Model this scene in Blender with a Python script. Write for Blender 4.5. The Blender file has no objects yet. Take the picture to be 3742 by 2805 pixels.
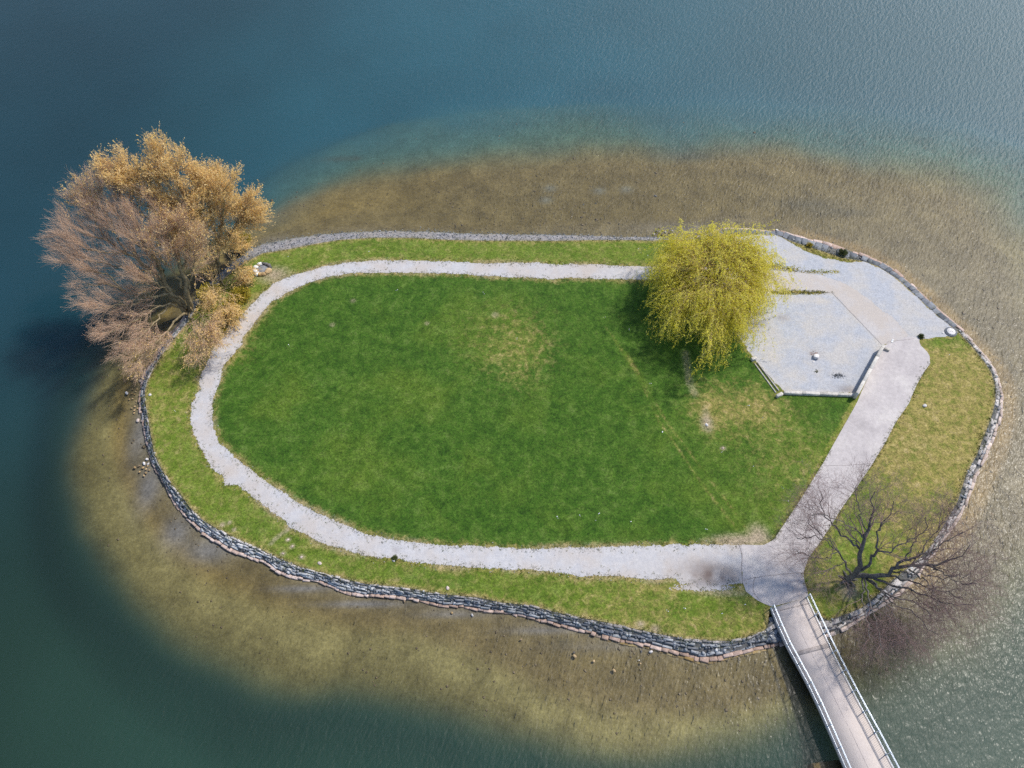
import bpy, math, random
import numpy as np
rng = np.random.default_rng(7); random.seed(7)
S = bpy.context.scene
COL = S.collection
R = math.radians

# ------------------------------------------------------------------ camera, light, exposure
W_, H_, F_ = 3742.0, 2805.0, 2850.0          # photograph size and focal length, in its pixels
TILT, ALT = R(34.0), 80.0                    # drone: 80 m up, 34 degrees off straight down
cam_d = bpy.data.cameras.new("camera"); cam = bpy.data.objects.new("camera", cam_d); COL.objects.link(cam)
cam_d.sensor_fit = 'HORIZONTAL'; cam_d.sensor_width = 36.0; cam_d.lens = 36.0*F_/W_
cam_d.clip_start = 1.0; cam_d.clip_end = 6000.0
cam.location = (0, 0, ALT); cam.rotation_euler = (TILT, 0, 0)
S.camera = cam
SUN_EL, SUN_ROT = R(51), R(58)
sdir = np.array([math.cos(SUN_EL)*math.sin(SUN_ROT), math.cos(SUN_EL)*math.cos(SUN_ROT), math.sin(SUN_EL)])
w = bpy.data.worlds.new("World"); S.world = w; w.use_nodes = True
nt = w.node_tree; bg = nt.nodes['Background']; sky = nt.nodes.new('ShaderNodeTexSky')
sky.sky_type = 'NISHITA'; sky.sun_disc = False; sky.sun_elevation = SUN_EL; sky.sun_rotation = SUN_ROT
sky.air_density = 1.0; sky.dust_density = .7; sky.ozone_density = 1.2
nt.links.new(sky.outputs[0], bg.inputs[0]); bg.inputs[1].default_value = 0.15
sl = bpy.data.lights.new("sun", 'SUN'); so = bpy.data.objects.new("sun", sl); COL.objects.link(so)
sl.energy = 3.75; sl.angle = R(3.6); sl.color = (1.0, 0.94, 0.84)
from mathutils import Vector
so.rotation_euler = Vector(-sdir).to_track_quat('-Z', 'Y').to_euler()
so.location = Vector(sdir*300)
S.view_settings.view_transform = 'Standard'; S.view_settings.look = 'None'
S.view_settings.exposure = 0.21; S.view_settings.gamma = 1.0
S.render.engine = 'CYCLES'
S.cycles.use_denoising = False
S.cycles.max_bounces = 6; S.cycles.transparent_max_bounces = 12
S.cycles.diffuse_bounces = 2; S.cycles.glossy_bounces = 2; S.cycles.caustics_reflective = False
S.cycles.sample_clamp_direct = 12.0; S.cycles.sample_clamp_indirect = 4.0

ct, st_ = math.cos(TILT), math.sin(TILT)
def gp(u, v, z=0.0):
    """ground point (at height z) that stands where the photograph's pixel (u, v) looks"""
    x = (u-W_/2)/F_; y = -(v-H_/2)/F_
    dy = y*ct+st_; dz = y*st_-ct
    t = (z-ALT)/dz
    return (x*t, dy*t, z)
def gps(pts, z=0.0): return np.array([gp(p[0], p[1], z if len(p) < 3 else p[2]) for p in pts])

# ------------------------------------------------------------------ helpers
def tag(o, label=None, cat=None, group=None, kind=None):
    if label: o['label'] = label
    if cat: o['category'] = cat
    if group: o['group'] = group
    if kind: o['kind'] = kind
    return o
def empty(name, loc):
    o = bpy.data.objects.new(name, None); COL.objects.link(o); o.location = loc; o.empty_display_size = .5
    return o
def mk(name, v, f, mat, parent=None, smooth=False, attrs=None, cols=None):
    """one mesh object from numpy arrays; v is in world space"""
    v = np.asarray(v, dtype=np.float32)
    loc = np.zeros(3)
    if parent is not None: loc = np.array(parent.get('_w', parent.location))
    me = bpy.data.meshes.new(name)
    vv = v-loc.astype(np.float32)
    fs = f if isinstance(f, list) else [f]
    fs = [np.asarray(a, dtype=np.int32) for a in fs if len(a)]
    loops = np.concatenate([a.ravel() for a in fs])
    tot = np.concatenate([np.full(len(a), a.shape[1], dtype=np.int32) for a in fs])
    start = np.concatenate([[0], np.cumsum(tot)[:-1]]).astype(np.int32)
    me.vertices.add(len(vv)); me.vertices.foreach_set('co', vv.ravel())
    me.loops.add(len(loops)); me.loops.foreach_set('vertex_index', loops)
    me.polygons.add(len(tot)); me.polygons.foreach_set('loop_start', start); me.polygons.foreach_set('loop_total', tot)
    if smooth: me.polygons.foreach_set('use_smooth', np.ones(len(tot), dtype=bool))
    me.update(calc_edges=True)
    for k, a in (attrs or {}).items():
        at = me.attributes.new(k, 'FLOAT', 'POINT'); at.data.foreach_set('value', np.asarray(a, dtype=np.float32))
    if cols is not None:
        at = me.attributes.new('tone', 'FLOAT_COLOR', 'POINT')
        c = np.ones((len(v), 4), dtype=np.float32); c[:, :3] = cols; at.data.foreach_set('color', c.ravel())
    if mat: me.materials.append(mat)
    o = bpy.data.objects.new(name, me); COL.objects.link(o)
    if parent is not None: o.parent = parent
    return o
class MB:
    """collects boxes, tubes and lumps into one mesh, with a random tint per piece"""
    def __init__(s): s.v = []; s.q = []; s.t = []; s.a = []; s.n = 0
    def add(s, v, f, tint=None):
        v = np.asarray(v, float); f = np.asarray(f)
        (s.q if f.shape[1] == 4 else s.t).append(f+s.n)
        s.v.append(v); s.n += len(v)
        tt = random.random() if tint is None else tint
        s.a.append(np.full(len(v), tt))
    def box(s, c, ax, ay, hx, hy, z0, z1, tint=None, chamfer=.0, jit=0):
        """c centre (x, y); ax, ay unit vectors; chamfered top"""
        c = np.array(c[:2]); ax = np.array(ax[:2]); ay = np.array(ay[:2]); ch = chamfer
        rows = [(z0, 0), (z1-ch, 0), (z1, ch)] if ch > 0 else [(z0, 0), (z1, 0)]
        V = []
        for z, i in rows:
            for sx, sy in ((-1, -1), (1, -1), (1, 1), (-1, 1)):
                p = c+ax*sx*(hx-i)+ay*sy*(hy-i); V.append((p[0], p[1], z))
        V = np.array(V)
        if jit: V[:, :] += np.random.default_rng(s.n).normal(0, jit, V.shape)
        Fq = []
        m = len(rows)
        for k in range(m-1):
            for i in range(4):
                j = (i+1) % 4; Fq.append((4*k+i, 4*k+j, 4*k+4+j, 4*k+4+i))
        Fq.append((4*m-4, 4*m-3, 4*m-2, 4*m-1)); Fq.append((3, 2, 1, 0))
        s.add(V, Fq, tint)
    def tube(s, pts, r, sides=6, tint=None):
        P = np.array(pts, float)[None]; Rr = np.broadcast_to(np.asarray(r, float), (1, P.shape[1]))
        v, f = tubes(P, Rr, sides, cap=False); s.add(v, f, tint)
    def disc(s, c, rad, z0, z1, n=28, ch=.02, tint=None):
        a = np.linspace(0, 2*math.pi, n, endpoint=False)
        V = []
        for z, r in ((z0, rad), (z1-ch, rad), (z1, rad-ch), (z1+.002, .0005)):
            V += [(c[0]+r*math.cos(t), c[1]+r*math.sin(t), z) for t in a]
        Fq = [(n*k+i, n*k+(i+1) % n, n*k+n+(i+1) % n, n*k+n+i) for k in range(3) for i in range(n)]
        s.add(V, Fq, tint)
    def build(s, name, mat, parent=None, smooth=False):
        v = np.concatenate(s.v); f = []
        if s.q: f.append(np.concatenate(s.q))
        if s.t: f.append(np.concatenate(s.t))
        return mk(name, v, f, mat, parent, smooth, {'tint': np.concatenate(s.a)})
def nrm(a): return a/np.maximum(np.linalg.norm(a, axis=-1, keepdims=True), 1e-9)
def tubes(P, Rr, sides, cap=False):
    N, K, _ = P.shape
    T = nrm(np.gradient(P, axis=1))
    ref = nrm(rng.normal(size=(N, 1, 3)))
    ref = np.where(np.abs((ref*T[:, :1]).sum(-1, keepdims=True)) > .9, np.roll(ref, 1, -1), ref)
    n1 = nrm(np.cross(T, np.broadcast_to(ref, T.shape))); n2 = np.cross(T, n1)
    a = np.linspace(0, 2*math.pi, sides, endpoint=False)
    V = P[:, :, None]+Rr[:, :, None, None]*(np.cos(a)[None, None, :, None]*n1[:, :, None]+np.sin(a)[None, None, :, None]*n2[:, :, None])
    V = V.reshape(-1, 3)
    base = (np.arange(N)[:, None, None]*K*sides+np.arange(K-1)[None, :, None]*sides)
    i = np.arange(sides)[None, None]; j = (i+1) % sides
    f = np.stack([base+i, base+j, base+sides+j, base+sides+i], -1).reshape(-1, 4)
    return V, f
# smooth value noise on arrays
def vnoise(x, y, seed=0):
    g = np.random.default_rng(seed).random((256, 256))
    xi = np.floor(x).astype(int); yi = np.floor(y).astype(int); fx = x-xi; fy = y-yi
    fx = fx*fx*(3-2*fx); fy = fy*fy*(3-2*fy)
    G = lambda a, b: g[a & 255, b & 255]
    return (G(xi, yi)*(1-fx)+G(xi+1, yi)*fx)*(1-fy)+(G(xi, yi+1)*(1-fx)+G(xi+1, yi+1)*fx)*fy
def fbm(x, y, wl, seed=0, oc=3):
    s = 0; a = 1; t = 0
    for k in range(oc):
        s = s+a*vnoise(x/wl*2**k+17.3*k, y/wl*2**k-9.1*k, seed+k); t += a; a *= .55
    return s/t
def seg_near(px, py, poly, closed=True):
    """distance to, and nearest point on, a polyline"""
    P = np.asarray(poly)[:, :2]; Q = np.roll(P, -1, 0) if closed else P[1:]; A = P if closed else P[:-1]
    best = np.full(px.shape, 1e18); bx = px.copy(); by = py.copy()
    for (ax, ay), (cx, cy) in zip(A, Q):
        dx, dy = cx-ax, cy-ay; L = dx*dx+dy*dy+1e-12
        t = np.clip(((px-ax)*dx+(py-ay)*dy)/L, 0, 1); qx = ax+t*dx; qy = ay+t*dy
        d = (px-qx)**2+(py-qy)**2; m = d < best
        best = np.where(m, d, best); bx = np.where(m, qx, bx); by = np.where(m, qy, by)
    return np.sqrt(best), bx, by
def inside(px, py, poly):
    P = np.asarray(poly)[:, :2]; c = np.zeros(px.shape, bool)
    for (ax, ay), (bx, by) in zip(P, np.roll(P, -1, 0)):
        if ay == by: continue
        c ^= ((ay > py) != (by > py)) & (px < (bx-ax)*(py-ay)/(by-ay)+ax)
    return c
def sdf(px, py, poly):
    d, _, _ = seg_near(px, py, poly); return np.where(inside(px, py, poly), -d, d)
def smoothline(P, n, closed=False):
    """Catmull-Rom through the points, evenly resampled to n points"""
    P = np.asarray(P, float)
    E = np.vstack([2*P[0]-P[1], P, 2*P[-1]-P[-2]]); out = []
    for i in range(1, len(E)-2):
        for t in np.linspace(0, 1, 12, endpoint=False):
            a, b, c, d = E[i-1], E[i], E[i+1], E[i+2]
            out.append(.5*((2*b)+(-a+c)*t+(2*a-5*b+4*c-d)*t*t+(-a+3*b-3*c+d)*t**3))
    out.append(P[-1]); out = np.array(out)
    L = np.concatenate([[0], np.cumsum(np.linalg.norm(np.diff(out, axis=0), axis=1))])
    s = np.linspace(0, L[-1], n)
    return np.stack([np.interp(s, L, out[:, k]) for k in range(out.shape[1])], 1)
def llen(P): return np.linalg.norm(np.diff(P, axis=0), axis=1).sum()

# ------------------------------------------------------------------ materials
def newmat(name):
    m = bpy.data.materials.new(name); m.use_nodes = True
    return m, m.node_tree.nodes, m.node_tree.links, m.node_tree.nodes['Principled BSDF']
def N(n, typ, **kw):
    x = n.new('ShaderNode'+typ)
    for k, v in kw.items(): setattr(x, k, v)
    return x
def noise(n, l, pos, scale, detail=3, rough=.6, dist=0):
    t = N(n, 'TexNoise'); t.inputs['Scale'].default_value = scale; t.inputs['Detail'].default_value = detail
    t.inputs['Roughness'].default_value = rough; t.inputs['Distortion'].default_value = dist
    l.new(pos, t.inputs['Vector']); return t.outputs['Fac']
def rampf(n, l, fac, stops, interp='LINEAR'):
    r = N(n, 'ValToRGB'); l.new(fac, r.inputs[0]); cr = r.color_ramp; cr.interpolation = interp
    while len(cr.elements) < len(stops): cr.elements.new(.5)
    for e, (p, c) in zip(cr.elements, stops):
        e.position = p; e.color = (*c, 1) if len(c) == 3 else c
    return r.outputs[0]
def mix(n, l, fac, a, b, mode='MIX'):
    m = N(n, 'Mix', data_type='RGBA', blend_type=mode); m.clamp_result = False
    for s, x in ((0, fac), (6, a), (7, b)):
        if hasattr(x, 'is_linked') or hasattr(x, 'links'): l.new(x, m.inputs[s])
        elif s == 0: m.inputs[0].default_value = x
        else: m.inputs[s].default_value = (*x, 1)
    return m.outputs[2]
def mth(n, l, op, a, b=0.0, clamp=False):
    m = N(n, 'Math', operation=op); m.use_clamp = clamp
    for s, x in ((0, a), (1, b)):
        if isinstance(x, (int, float)): m.inputs[s].default_value = x
        else: l.new(x, m.inputs[s])
    return m.outputs[0]
def mrange(n, l, v, a, b, c=0.0, d=1.0):
    m = N(n, 'MapRange'); l.new(v, m.inputs[0])
    for i, x in enumerate((a, b, c, d)): m.inputs[i+1].default_value = x
    return m.outputs[0]
def bump(n, l, h, strength, dist, nrmin=None):
    b = N(n, 'Bump'); b.inputs['Strength'].default_value = strength; b.inputs['Distance'].default_value = dist
    l.new(h, b.inputs['Height'])
    if nrmin is not None: l.new(nrmin, b.inputs['Normal'])
    return b.outputs[0]
def wpos(n): return N(n, 'NewGeometry').outputs['Position']
def attr(n, name, out='Fac'): return N(n, 'Attribute', attribute_name=name).outputs[out]

def mat_lawn():
    m, n, l, b = newmat('lawn_turf'); p = wpos(n)
    dry = attr(n, 'dry'); bare = attr(n, 'bare'); lite = attr(n, 'lite')
    a = noise(n, l, p, .16, 4, .6); f1 = noise(n, l, p, .8, 7, .75, .5); f2 = noise(n, l, p, 4.5, 5, .8); f3 = noise(n, l, p, 1.1, 7, .72, .5)
    green = rampf(n, l, f1, [(.30, (.017, .054, .002)), (.45, (.038, .096, .006)), (.56, (.062, .128, .012)), (.72, (.12, .185, .038))])
    pale = rampf(n, l, f1, [(.3, (.070, .120, .006)), (.5, (.125, .180, .018)), (.72, (.20, .245, .05))])
    straw = rampf(n, l, f3, [(.3, (.15, .155, .025)), (.55, (.30, .245, .075)), (.75, (.47, .37, .18))])
    lf = mth(n, l, 'ADD', lite, mrange(n, l, a, .3, .7, -.34, .30), True)
    c = mix(n, l, lf, green, pale)
    dn = mth(n, l, 'ADD', dry, mrange(n, l, f3, .34, .66, -.5, .5)); dn = mth(n, l, 'MULTIPLY', dn, mrange(n, l, dry, 0, .15), True)
    c = mix(n, l, dn, c, straw)
    bn = mth(n, l, 'ADD', bare, mrange(n, l, f2, .3, .7, -.35, .35)); bn = mth(n, l, 'MULTIPLY', bn, mrange(n, l, bare, 0, .2), True)
    c = mix(n, l, bn, c, (.36, .29, .20))
    sp = mrange(n, l, f2, .32, .68, .42, 1.7)
    c = mix(n, l, 1.0, c, sp, 'MULTIPLY')
    l.new(c, b.inputs['Base Color']); b.inputs['Roughness'].default_value = .85; b.inputs['Specular IOR Level'].default_value = .25
    h = mth(n, l, 'ADD', mth(n, l, 'MULTIPLY', f2, .6), noise(n, l, p, 18, 2))
    l.new(bump(n, l, h, .9, .09), b.inputs['Normal'])
    return m
def mat_gravel(name, c0, c1, sand, fine=9.0, spd=.35):
    m, n, l, b = newmat(name); p = wpos(n)
    f1 = noise(n, l, p, .28, 4, .6); f2 = noise(n, l, p, fine, 3, .8); f3 = noise(n, l, p, 1.6, 4, .7)
    c = mix(n, l, mrange(n, l, f3, .35, .65), c0, c1)
    sd = mth(n, l, 'ADD', attr(n, 'sand'), mrange(n, l, f1, .42, .62, 0, .75), True)
    c = mix(n, l, sd, c, sand)
    c = mix(n, l, attr(n, 'dirt'), c, (.17, .13, .115))
    c = mix(n, l, 1.0, c, mrange(n, l, f2, .28, .72, 1-spd, 1+spd), 'MULTIPLY')
    l.new(c, b.inputs['Base Color']); b.inputs['Roughness'].default_value = .9
    l.new(bump(n, l, f2, .7, .05), b.inputs['Normal'])
    return m
def mat_concrete():
    m, n, l, b = newmat('weathered_concrete'); p = wpos(n)
    f1 = noise(n, l, p, .22, 5, .65, .4); f2 = noise(n, l, p, 2.2, 6, .7); f3 = noise(n, l, p, 11, 3, .7)
    c = rampf(n, l, f1, [(.3, (.38, .345, .345)), (.5, (.46, .42, .415)), (.7, (.54, .50, .48))])
    c = mix(n, l, 1.0, c, mrange(n, l, f2, .3, .7, .86, 1.12), 'MULTIPLY')
    c = mix(n, l, 1.0, c, mrange(n, l, f3, .3, .7, .9, 1.1), 'MULTIPLY')
    l.new(c, b.inputs['Base Color']); b.inputs['Roughness'].default_value = .85
    l.new(bump(n, l, f3, .3, .02), b.inputs['Normal'])
    return m
def mat_stone(name, stops, rough=.8, moss=0.0, sc=2.5):
    m, n, l, b = newmat(name); p = wpos(n); t = attr(n, 'tint')
    c = rampf(n, l, t, stops)
    f = noise(n, l, p, sc, 5, .7); f2 = noise(n, l, p, sc*4, 4, .7)
    c = mix(n, l, 1.0, c, mrange(n, l, f, .3, .7, .65, 1.3), 'MULTIPLY')
    c = mix(n, l, 1.0, c, mrange(n, l, f2, .3, .7, .8, 1.2), 'MULTIPLY')
    if moss: c = mix(n, l, mrange(n, l, noise(n, l, p, .9, 4, .7), .55, .7, 0, moss), c, (.10, .11, .03))
    l.new(c, b.inputs['Base Color']); b.inputs['Roughness'].default_value = rough
    l.new(bump(n, l, f2, .6, .05), b.inputs['Normal'])
    return m
def mat_bed():
    m, n, l, b = newmat('lake_bed'); p = wpos(n)
    c = attr(n, 'tone', 'Color'); sh = attr(n, 'shallow')
    f = noise(n, l, p, .35, 6, .7, .3); f2 = noise(n, l, p, 2.4, 5, .75); vor = noise(n, l, p, 6.0, 3, .8)
    k = mth(n, l, 'MULTIPLY', sh, 1.0)
    v1 = mix(n, l, k, (1, 1, 1), mrange(n, l, f, .3, .7, .68, 1.36)); v2 = mix(n, l, k, (1, 1, 1), mrange(n, l, f2, .3, .7, .72, 1.3))
    v3 = mix(n, l, k, (1, 1, 1), mrange(n, l, vor, .3, .7, .75, 1.28))
    c = mix(n, l, 1.0, c, v1, 'MULTIPLY'); c = mix(n, l, 1.0, c, v2, 'MULTIPLY'); c = mix(n, l, 1.0, c, v3, 'MULTIPLY')
    l.new(c, b.inputs['Base Color']); b.inputs['Roughness'].default_value = 1.0; b.inputs['Specular IOR Level'].default_value = 0
    b.subsurface_method = 'BURLEY'; b.inputs['Subsurface Radius'].default_value = (1, 1, 1); b.inputs['Subsurface Scale'].default_value = 14.0
    l.new(mrange(n, l, sh, 0, 1, .9, 0), b.inputs['Subsurface Weight'])   # light spreads in the murky deep water
    return m
def mat_water():
    m, n, l, b = newmat('lake_water'); n.remove(b); out = n['Material Output']; p = wpos(n)
    def wave(ang, sx, sy, det, seed, dist=.5):
        mp = N(n, 'Mapping', vector_type='TEXTURE'); l.new(p, mp.inputs['Vector'])
        mp.inputs['Rotation'].default_value = (0, 0, R(ang)); mp.inputs['Scale'].default_value = (sx, sy, 1); mp.inputs['Location'].default_value = (seed*13.7, seed*7.1, 0)
        return noise(n, l, mp.outputs[0], 1.0, det, .5, dist)
    big = wave(-32, .52, 1.35, 1, 1, .3)           # crests run from upper left to lower right
    med = wave(-22, .27, .62, 1, 2, .4)
    sml = wave(-40, .15, .26, 0, 3, .2)
    h = mth(n, l, 'ADD', mth(n, l, 'MULTIPLY', big, .11), mth(n, l, 'MULTIPLY', med, .062))
    h = mth(n, l, 'ADD', h, mth(n, l, 'MULTIPLY', sml, .016))
    # gusts, and the lee of the island on its west side
    sep = N(n, 'SeparateXYZ'); l.new(p, sep.inputs[0])
    lee = mrange(n, l, sep.outputs[0], -55, 12, .28, 1.0)
    gust = mrange(n, l, noise(n, l, p, .022, 3, .6), .3, .7, .7, 1.25)
    h = mth(n, l, 'MULTIPLY', h, mth(n, l, 'MULTIPLY', lee, gust))
    nb = bump(n, l, h, 1.0, 1.0)
    fr = N(n, 'Fresnel'); fr.inputs['IOR'].default_value = 1.35; l.new(nb, fr.inputs['Normal'])
    gl1 = N(n, 'BsdfAnisotropic'); gl1.inputs['Roughness'].default_value = .52; l.new(nb, gl1.inputs['Normal'])
    gl2 = N(n, 'BsdfAnisotropic'); gl2.inputs['Roughness'].default_value = .20; l.new(nb, gl2.inputs['Normal'])
    gl = N(n, 'MixShader'); gl.inputs[0].default_value = .12; l.new(gl1.outputs[0], gl.inputs[1]); l.new(gl2.outputs[0], gl.inputs[2])
    tr = N(n, 'BsdfTransparent'); tr.inputs[0].default_value = (.93, .975, .97, 1)
    mx = N(n, 'MixShader'); l.new(fr.outputs[0], mx.inputs[0]); l.new(tr.outputs[0], mx.inputs[1]); l.new(gl.outputs[0], mx.inputs[2])
    l.new(mx.outputs[0], out.inputs['Surface'])
    return m
def mat_metal(name, col, metal=.8, rough=.4):
    m, n, l, b = newmat(name); p = wpos(n)
    f = noise(n, l, p, 4, 3); c = mix(n, l, 1.0, col, mrange(n, l, f, .3, .7, .82, 1.12), 'MULTIPLY')
    l.new(c, b.inputs['Base Color']); b.inputs['Metallic'].default_value = metal; b.inputs['Roughness'].default_value = rough
    return m
def mat_bark(name, c0, c1, sc=3.0):
    m, n, l, b = newmat(name); p = wpos(n)
    f = noise(n, l, p, sc, 5, .7); l.new(rampf(n, l, f, [(.35, c0), (.65, c1)]), b.inputs['Base Color'])
    b.inputs['Roughness'].default_value = .9; l.new(bump(n, l, f, .8, .05), b.inputs['Normal'])
    return m
def mat_leaf(name, stops, trans=.35):
    m, n, l, b = newmat(name); t = attr(n, 'tint'); out = n['Material Output']
    c = rampf(n, l, t, stops); l.new(c, b.inputs['Base Color']); b.inputs['Roughness'].default_value = .7
    b.inputs['Specular IOR Level'].default_value = .25
    tl = N(n, 'BsdfTranslucent'); l.new(c, tl.inputs[0])
    mx = N(n, 'MixShader'); mx.inputs[0].default_value = trans
    l.new(b.outputs[0], mx.inputs[1]); l.new(tl.outputs[0], mx.inputs[2]); l.new(mx.outputs[0], out.inputs['Surface'])
    return m
M = {}
M['lawn'] = mat_lawn()
M['path'] = mat_gravel('pale_crushed_stone', (.43, .425, .445), (.51, .495, .50), (.46, .41, .375), 6.0, .11)
M['yard'] = mat_gravel('blue_grey_gravel', (.35, .365, .405), (.42, .43, .465), (.46, .43, .40), 6.0, .24)
M['beach'] = mat_gravel('shore_pebbles', (.17, .165, .18), (.30, .285, .285), (.26, .23, .20), 5.0, .6)
M['concrete'] = mat_concrete()
M['bed'] = mat_bed(); M['water'] = mat_water()
M['slate'] = mat_stone('grey_blue_stone', [(0, (.075, .085, .10)), (.3, (.15, .16, .185)), (.65, (.27, .285, .31)), (1, (.50, .51, .53))], .75, .5)
M['pinkstone'] = mat_stone('pink_sandstone', [(0, (.27, .18, .13)), (.5, (.42, .30, .245)), (1, (.58, .46, .41))])
M['paleslab'] = mat_stone('pale_stone', [(0, (.24, .22, .21)), (.5, (.40, .37, .36)), (1, (.58, .54, .52))], .8, .3)
M['wetstone'] = mat_stone('wet_tan_stone', [(0, (.16, .10, .03)), (.5, (.26, .17, .06)), (1, (.36, .26, .12))])
M['core'] = mat_stone('dark_rubble', [(0, (.09, .09, .09)), (1, (.16, .155, .15))], .9, .5, 4)
M['white'] = mat_stone('whitish_stone', [(0, (.48, .45, .44)), (1, (.72, .69, .68))])
M['tan'] = mat_stone('tan_stone', [(0, (.30, .19, .08)), (1, (.50, .36, .20))])
M['brownrock'] = mat_stone('brown_rock', [(0, (.13, .09, .05)), (1, (.26, .19, .12))])
M['darkrock'] = mat_stone('dark_rock', [(0, (.06, .06, .06)), (1, (.15, .14, .14))])
M['pinkpale'] = mat_stone('pale_pink_stone', [(0, (.42, .33, .28)), (1, (.58, .48, .43))])
M['deck'] = mat_gravel('bridge_concrete', (.45, .395, .38), (.50, .445, .43), (.53, .465, .43), 9, .1)
M['girder'] = mat_metal('painted_girder', (.20, .23, .28), .3, .6)
M['steel'] = mat_metal('galvanised_steel', (.62, .68, .76), .55, .38)
M['joint'] = mat_stone('joint_mortar', [(0, (.24, .21, .21)), (1, (.33, .29, .28))])
M['timber'] = mat_stone('bleached_timber', [(0, (.42, .39, .35)), (1, (.56, .53, .49))], .85, 0, 3)
M['bark_grey'] = mat_bark('grey_bark', (.055, .048, .045), (.21, .19, .175))
M['twig_dark'] = mat_bark('purple_brown_twigs', (.17, .11, .105), (.33, .22, .205))
M['bark_left'] = mat_bark('olive_brown_bark', (.14, .105, .055), (.36, .29, .17))
M['twig_pink'] = mat_leaf('pink_brown_twigs', [(0, (.62, .42, .29)), (.5, (.80, .57, .41)), (1, (.90, .70, .54))], .35)
M['twig_orange'] = mat_leaf('orange_brown_twigs', [(0, (.70, .48, .26)), (1, (.92, .70, .45))], .35)
M['bud'] = mat_leaf('orange_buds', [(0, (.78, .56, .14)), (.5, (.94, .68, .30)), (1, (.98, .80, .46))], .5)
M['bark_willow'] = mat_bark('willow_bark', (.28, .21, .08), (.52, .40, .19))
M['twig_willow'] = mat_leaf('yellow_willow_twigs', [(0, (.60, .48, .16)), (1, (.84, .70, .34))], .35)
M['leaf_willow'] = mat_leaf('yellow_willow_leaves', [(0, (.58, .55, .04)), (.5, (.84, .76, .08)), (1, (.97, .90, .26))], .55)
M['leaf_shrub'] = mat_leaf('yellow_green_shrub', [(0, (.20, .18, .02)), (.5, (.45, .36, .03)), (1, (.62, .46, .06))], .3)
M['leaf_dark'] = mat_leaf('dark_green_shrub', [(0, (.03, .05, .01)), (.5, (.06, .09, .02)), (1, (.12, .13, .04))], .2)
M['tuft'] = mat_leaf('grass_tufts', [(0, (.06, .10, .01)), (.5, (.16, .19, .04)), (1, (.34, .29, .12))], .2)
M['paper'] = mat_stone('white_paper', [(0, (.80, .80, .80)), (1, (.88, .88, .88))])
M['ash'] = mat_stone('dark_ash', [(0, (.18, .19, .21)), (1, (.28, .29, .32))])
M['rust'] = mat_stone('red_leaf_litter', [(0, (.20, .10, .07)), (1, (.38, .20, .13))])

# ------------------------------------------------------------------ traced outlines (pixels of the photograph)
ZL = 0.75
outer_sw = [(700,1120),(661,1178),(632,1213),(593,1266),(564,1319),(530,1362),(515,1420),(512,1459),(518,1517),(528,1584),(545,1652),(557,1695),(583,1739),(612,1792),(641,1840),(680,1888),(728,1936),(745,1953),(804,1989),(854,2016),(917,2039),(971,2057),(1007,2084),(1062,2107),(1129,2118),(1175,2129),(1224,2148),(1270,2166),(1356,2177),(1469,2186),(1536,2197),(1627,2213),(1700,2220),(1745,2227),(1844,2239),(1916,2252),(1989,2270),(2079,2293),(2179,2320),(2251,2338),(2346,2354),(2459,2383),(2572,2410),(2669,2394),(2736,2378),(2786,2367),(2867,2351),(2950,2338)]
inner_sw = [(725,1118),(684,1180),(650,1220),(610,1270),(574,1322),(542,1382),(530,1425),(530,1464),(540,1517),(550,1584),(564,1657),(586,1705),(617,1758),(656,1801),(694,1854),(738,1898),(745,1903),(808,1940),(872,1971),(953,2007),(989,2025),(1044,2050),(1107,2073),(1197,2100),(1256,2114),(1333,2132),(1423,2141),(1514,2152),(1604,2170),(1668,2175),(1745,2182),(1826,2200),(1916,2209),(2007,2229),(2097,2252),(2210,2272),(2301,2293),(2405,2315),(2504,2333),(2595,2340),(2691,2340),(2759,2317),(2804,2299),(2811,2236),(2870,2222),(2950,2225)]
outer_e = [(2950,2338),(3033,2323),(3100,2293),(3166,2253),(3233,2206),(3299,2160),(3353,2106),(3399,2040),(3446,1980),(3486,1920),(3526,1853),(3563,1753),(3590,1695),(3614,1642),(3638,1584),(3655,1536),(3662,1488),(3659,1430),(3643,1367),(3614,1319),(3570,1271),(3521,1213)]
inner_e = [(2950,2225),(3026,2266),(3100,2240),(3140,2226),(3206,2173),(3262,2118),(3320,2072),(3366,2033),(3410,1985),(3459,1900),(3499,1833),(3532,1729),(3570,1661),(3585,1618),(3609,1560),(3628,1507),(3638,1459),(3635,1401),(3621,1357),(3599,1324),(3561,1275),(3503,1212)]
outer_ne = [(3521,1213),(3466,1163),(3405,1107),(3338,1046),(3266,988),(3183,944),(3099,913),(3016,888),(2933,869),(2877,852),(2839,844),(2766,841),(2683,835),(2628,838),(2600,852),(2540,868)]
inner_ne = [(3503,1212),(3432,1159),(3349,1082),(3283,1021),(3210,973),(3155,954),(3072,939),(2988,911),(2889,880),(2844,860),(2766,856),(2711,853),(2640,858),(2610,868),(2545,878)]
outer_n = [(2540,868),(2420,866),(2300,866),(2161,861),(1997,858),(1833,856),(1702,854),(1571,848),(1440,845),(1309,848),(1178,858),(1079,872),(981,890),(910,915),(850,960),(790,1010),(740,1060),(700,1120)]
inner_n = [(2545,878),(2465,875),(2393,878),(2300,876),(2161,876),(2030,879),(1899,878),(1768,878),(1637,875),(1506,868),(1374,867),(1243,875),(1145,891),(1047,911),(960,924),(890,960),(820,1015),(765,1065),(725,1118)]
def W(pts, z): return gps(pts, z)
O_sw, I_sw = W(outer_sw, 0), W(inner_sw, ZL)
O_e, I_e = W(outer_e, 0), W(inner_e, ZL)
O_ne, I_ne = W(outer_ne, 0), W(inner_ne, ZL)
O_n, I_n = W(outer_n, 0), W(inner_n, ZL)
land = np.vstack([I_sw, I_e[1:], I_ne[1:], I_n[1:-1]])
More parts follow.
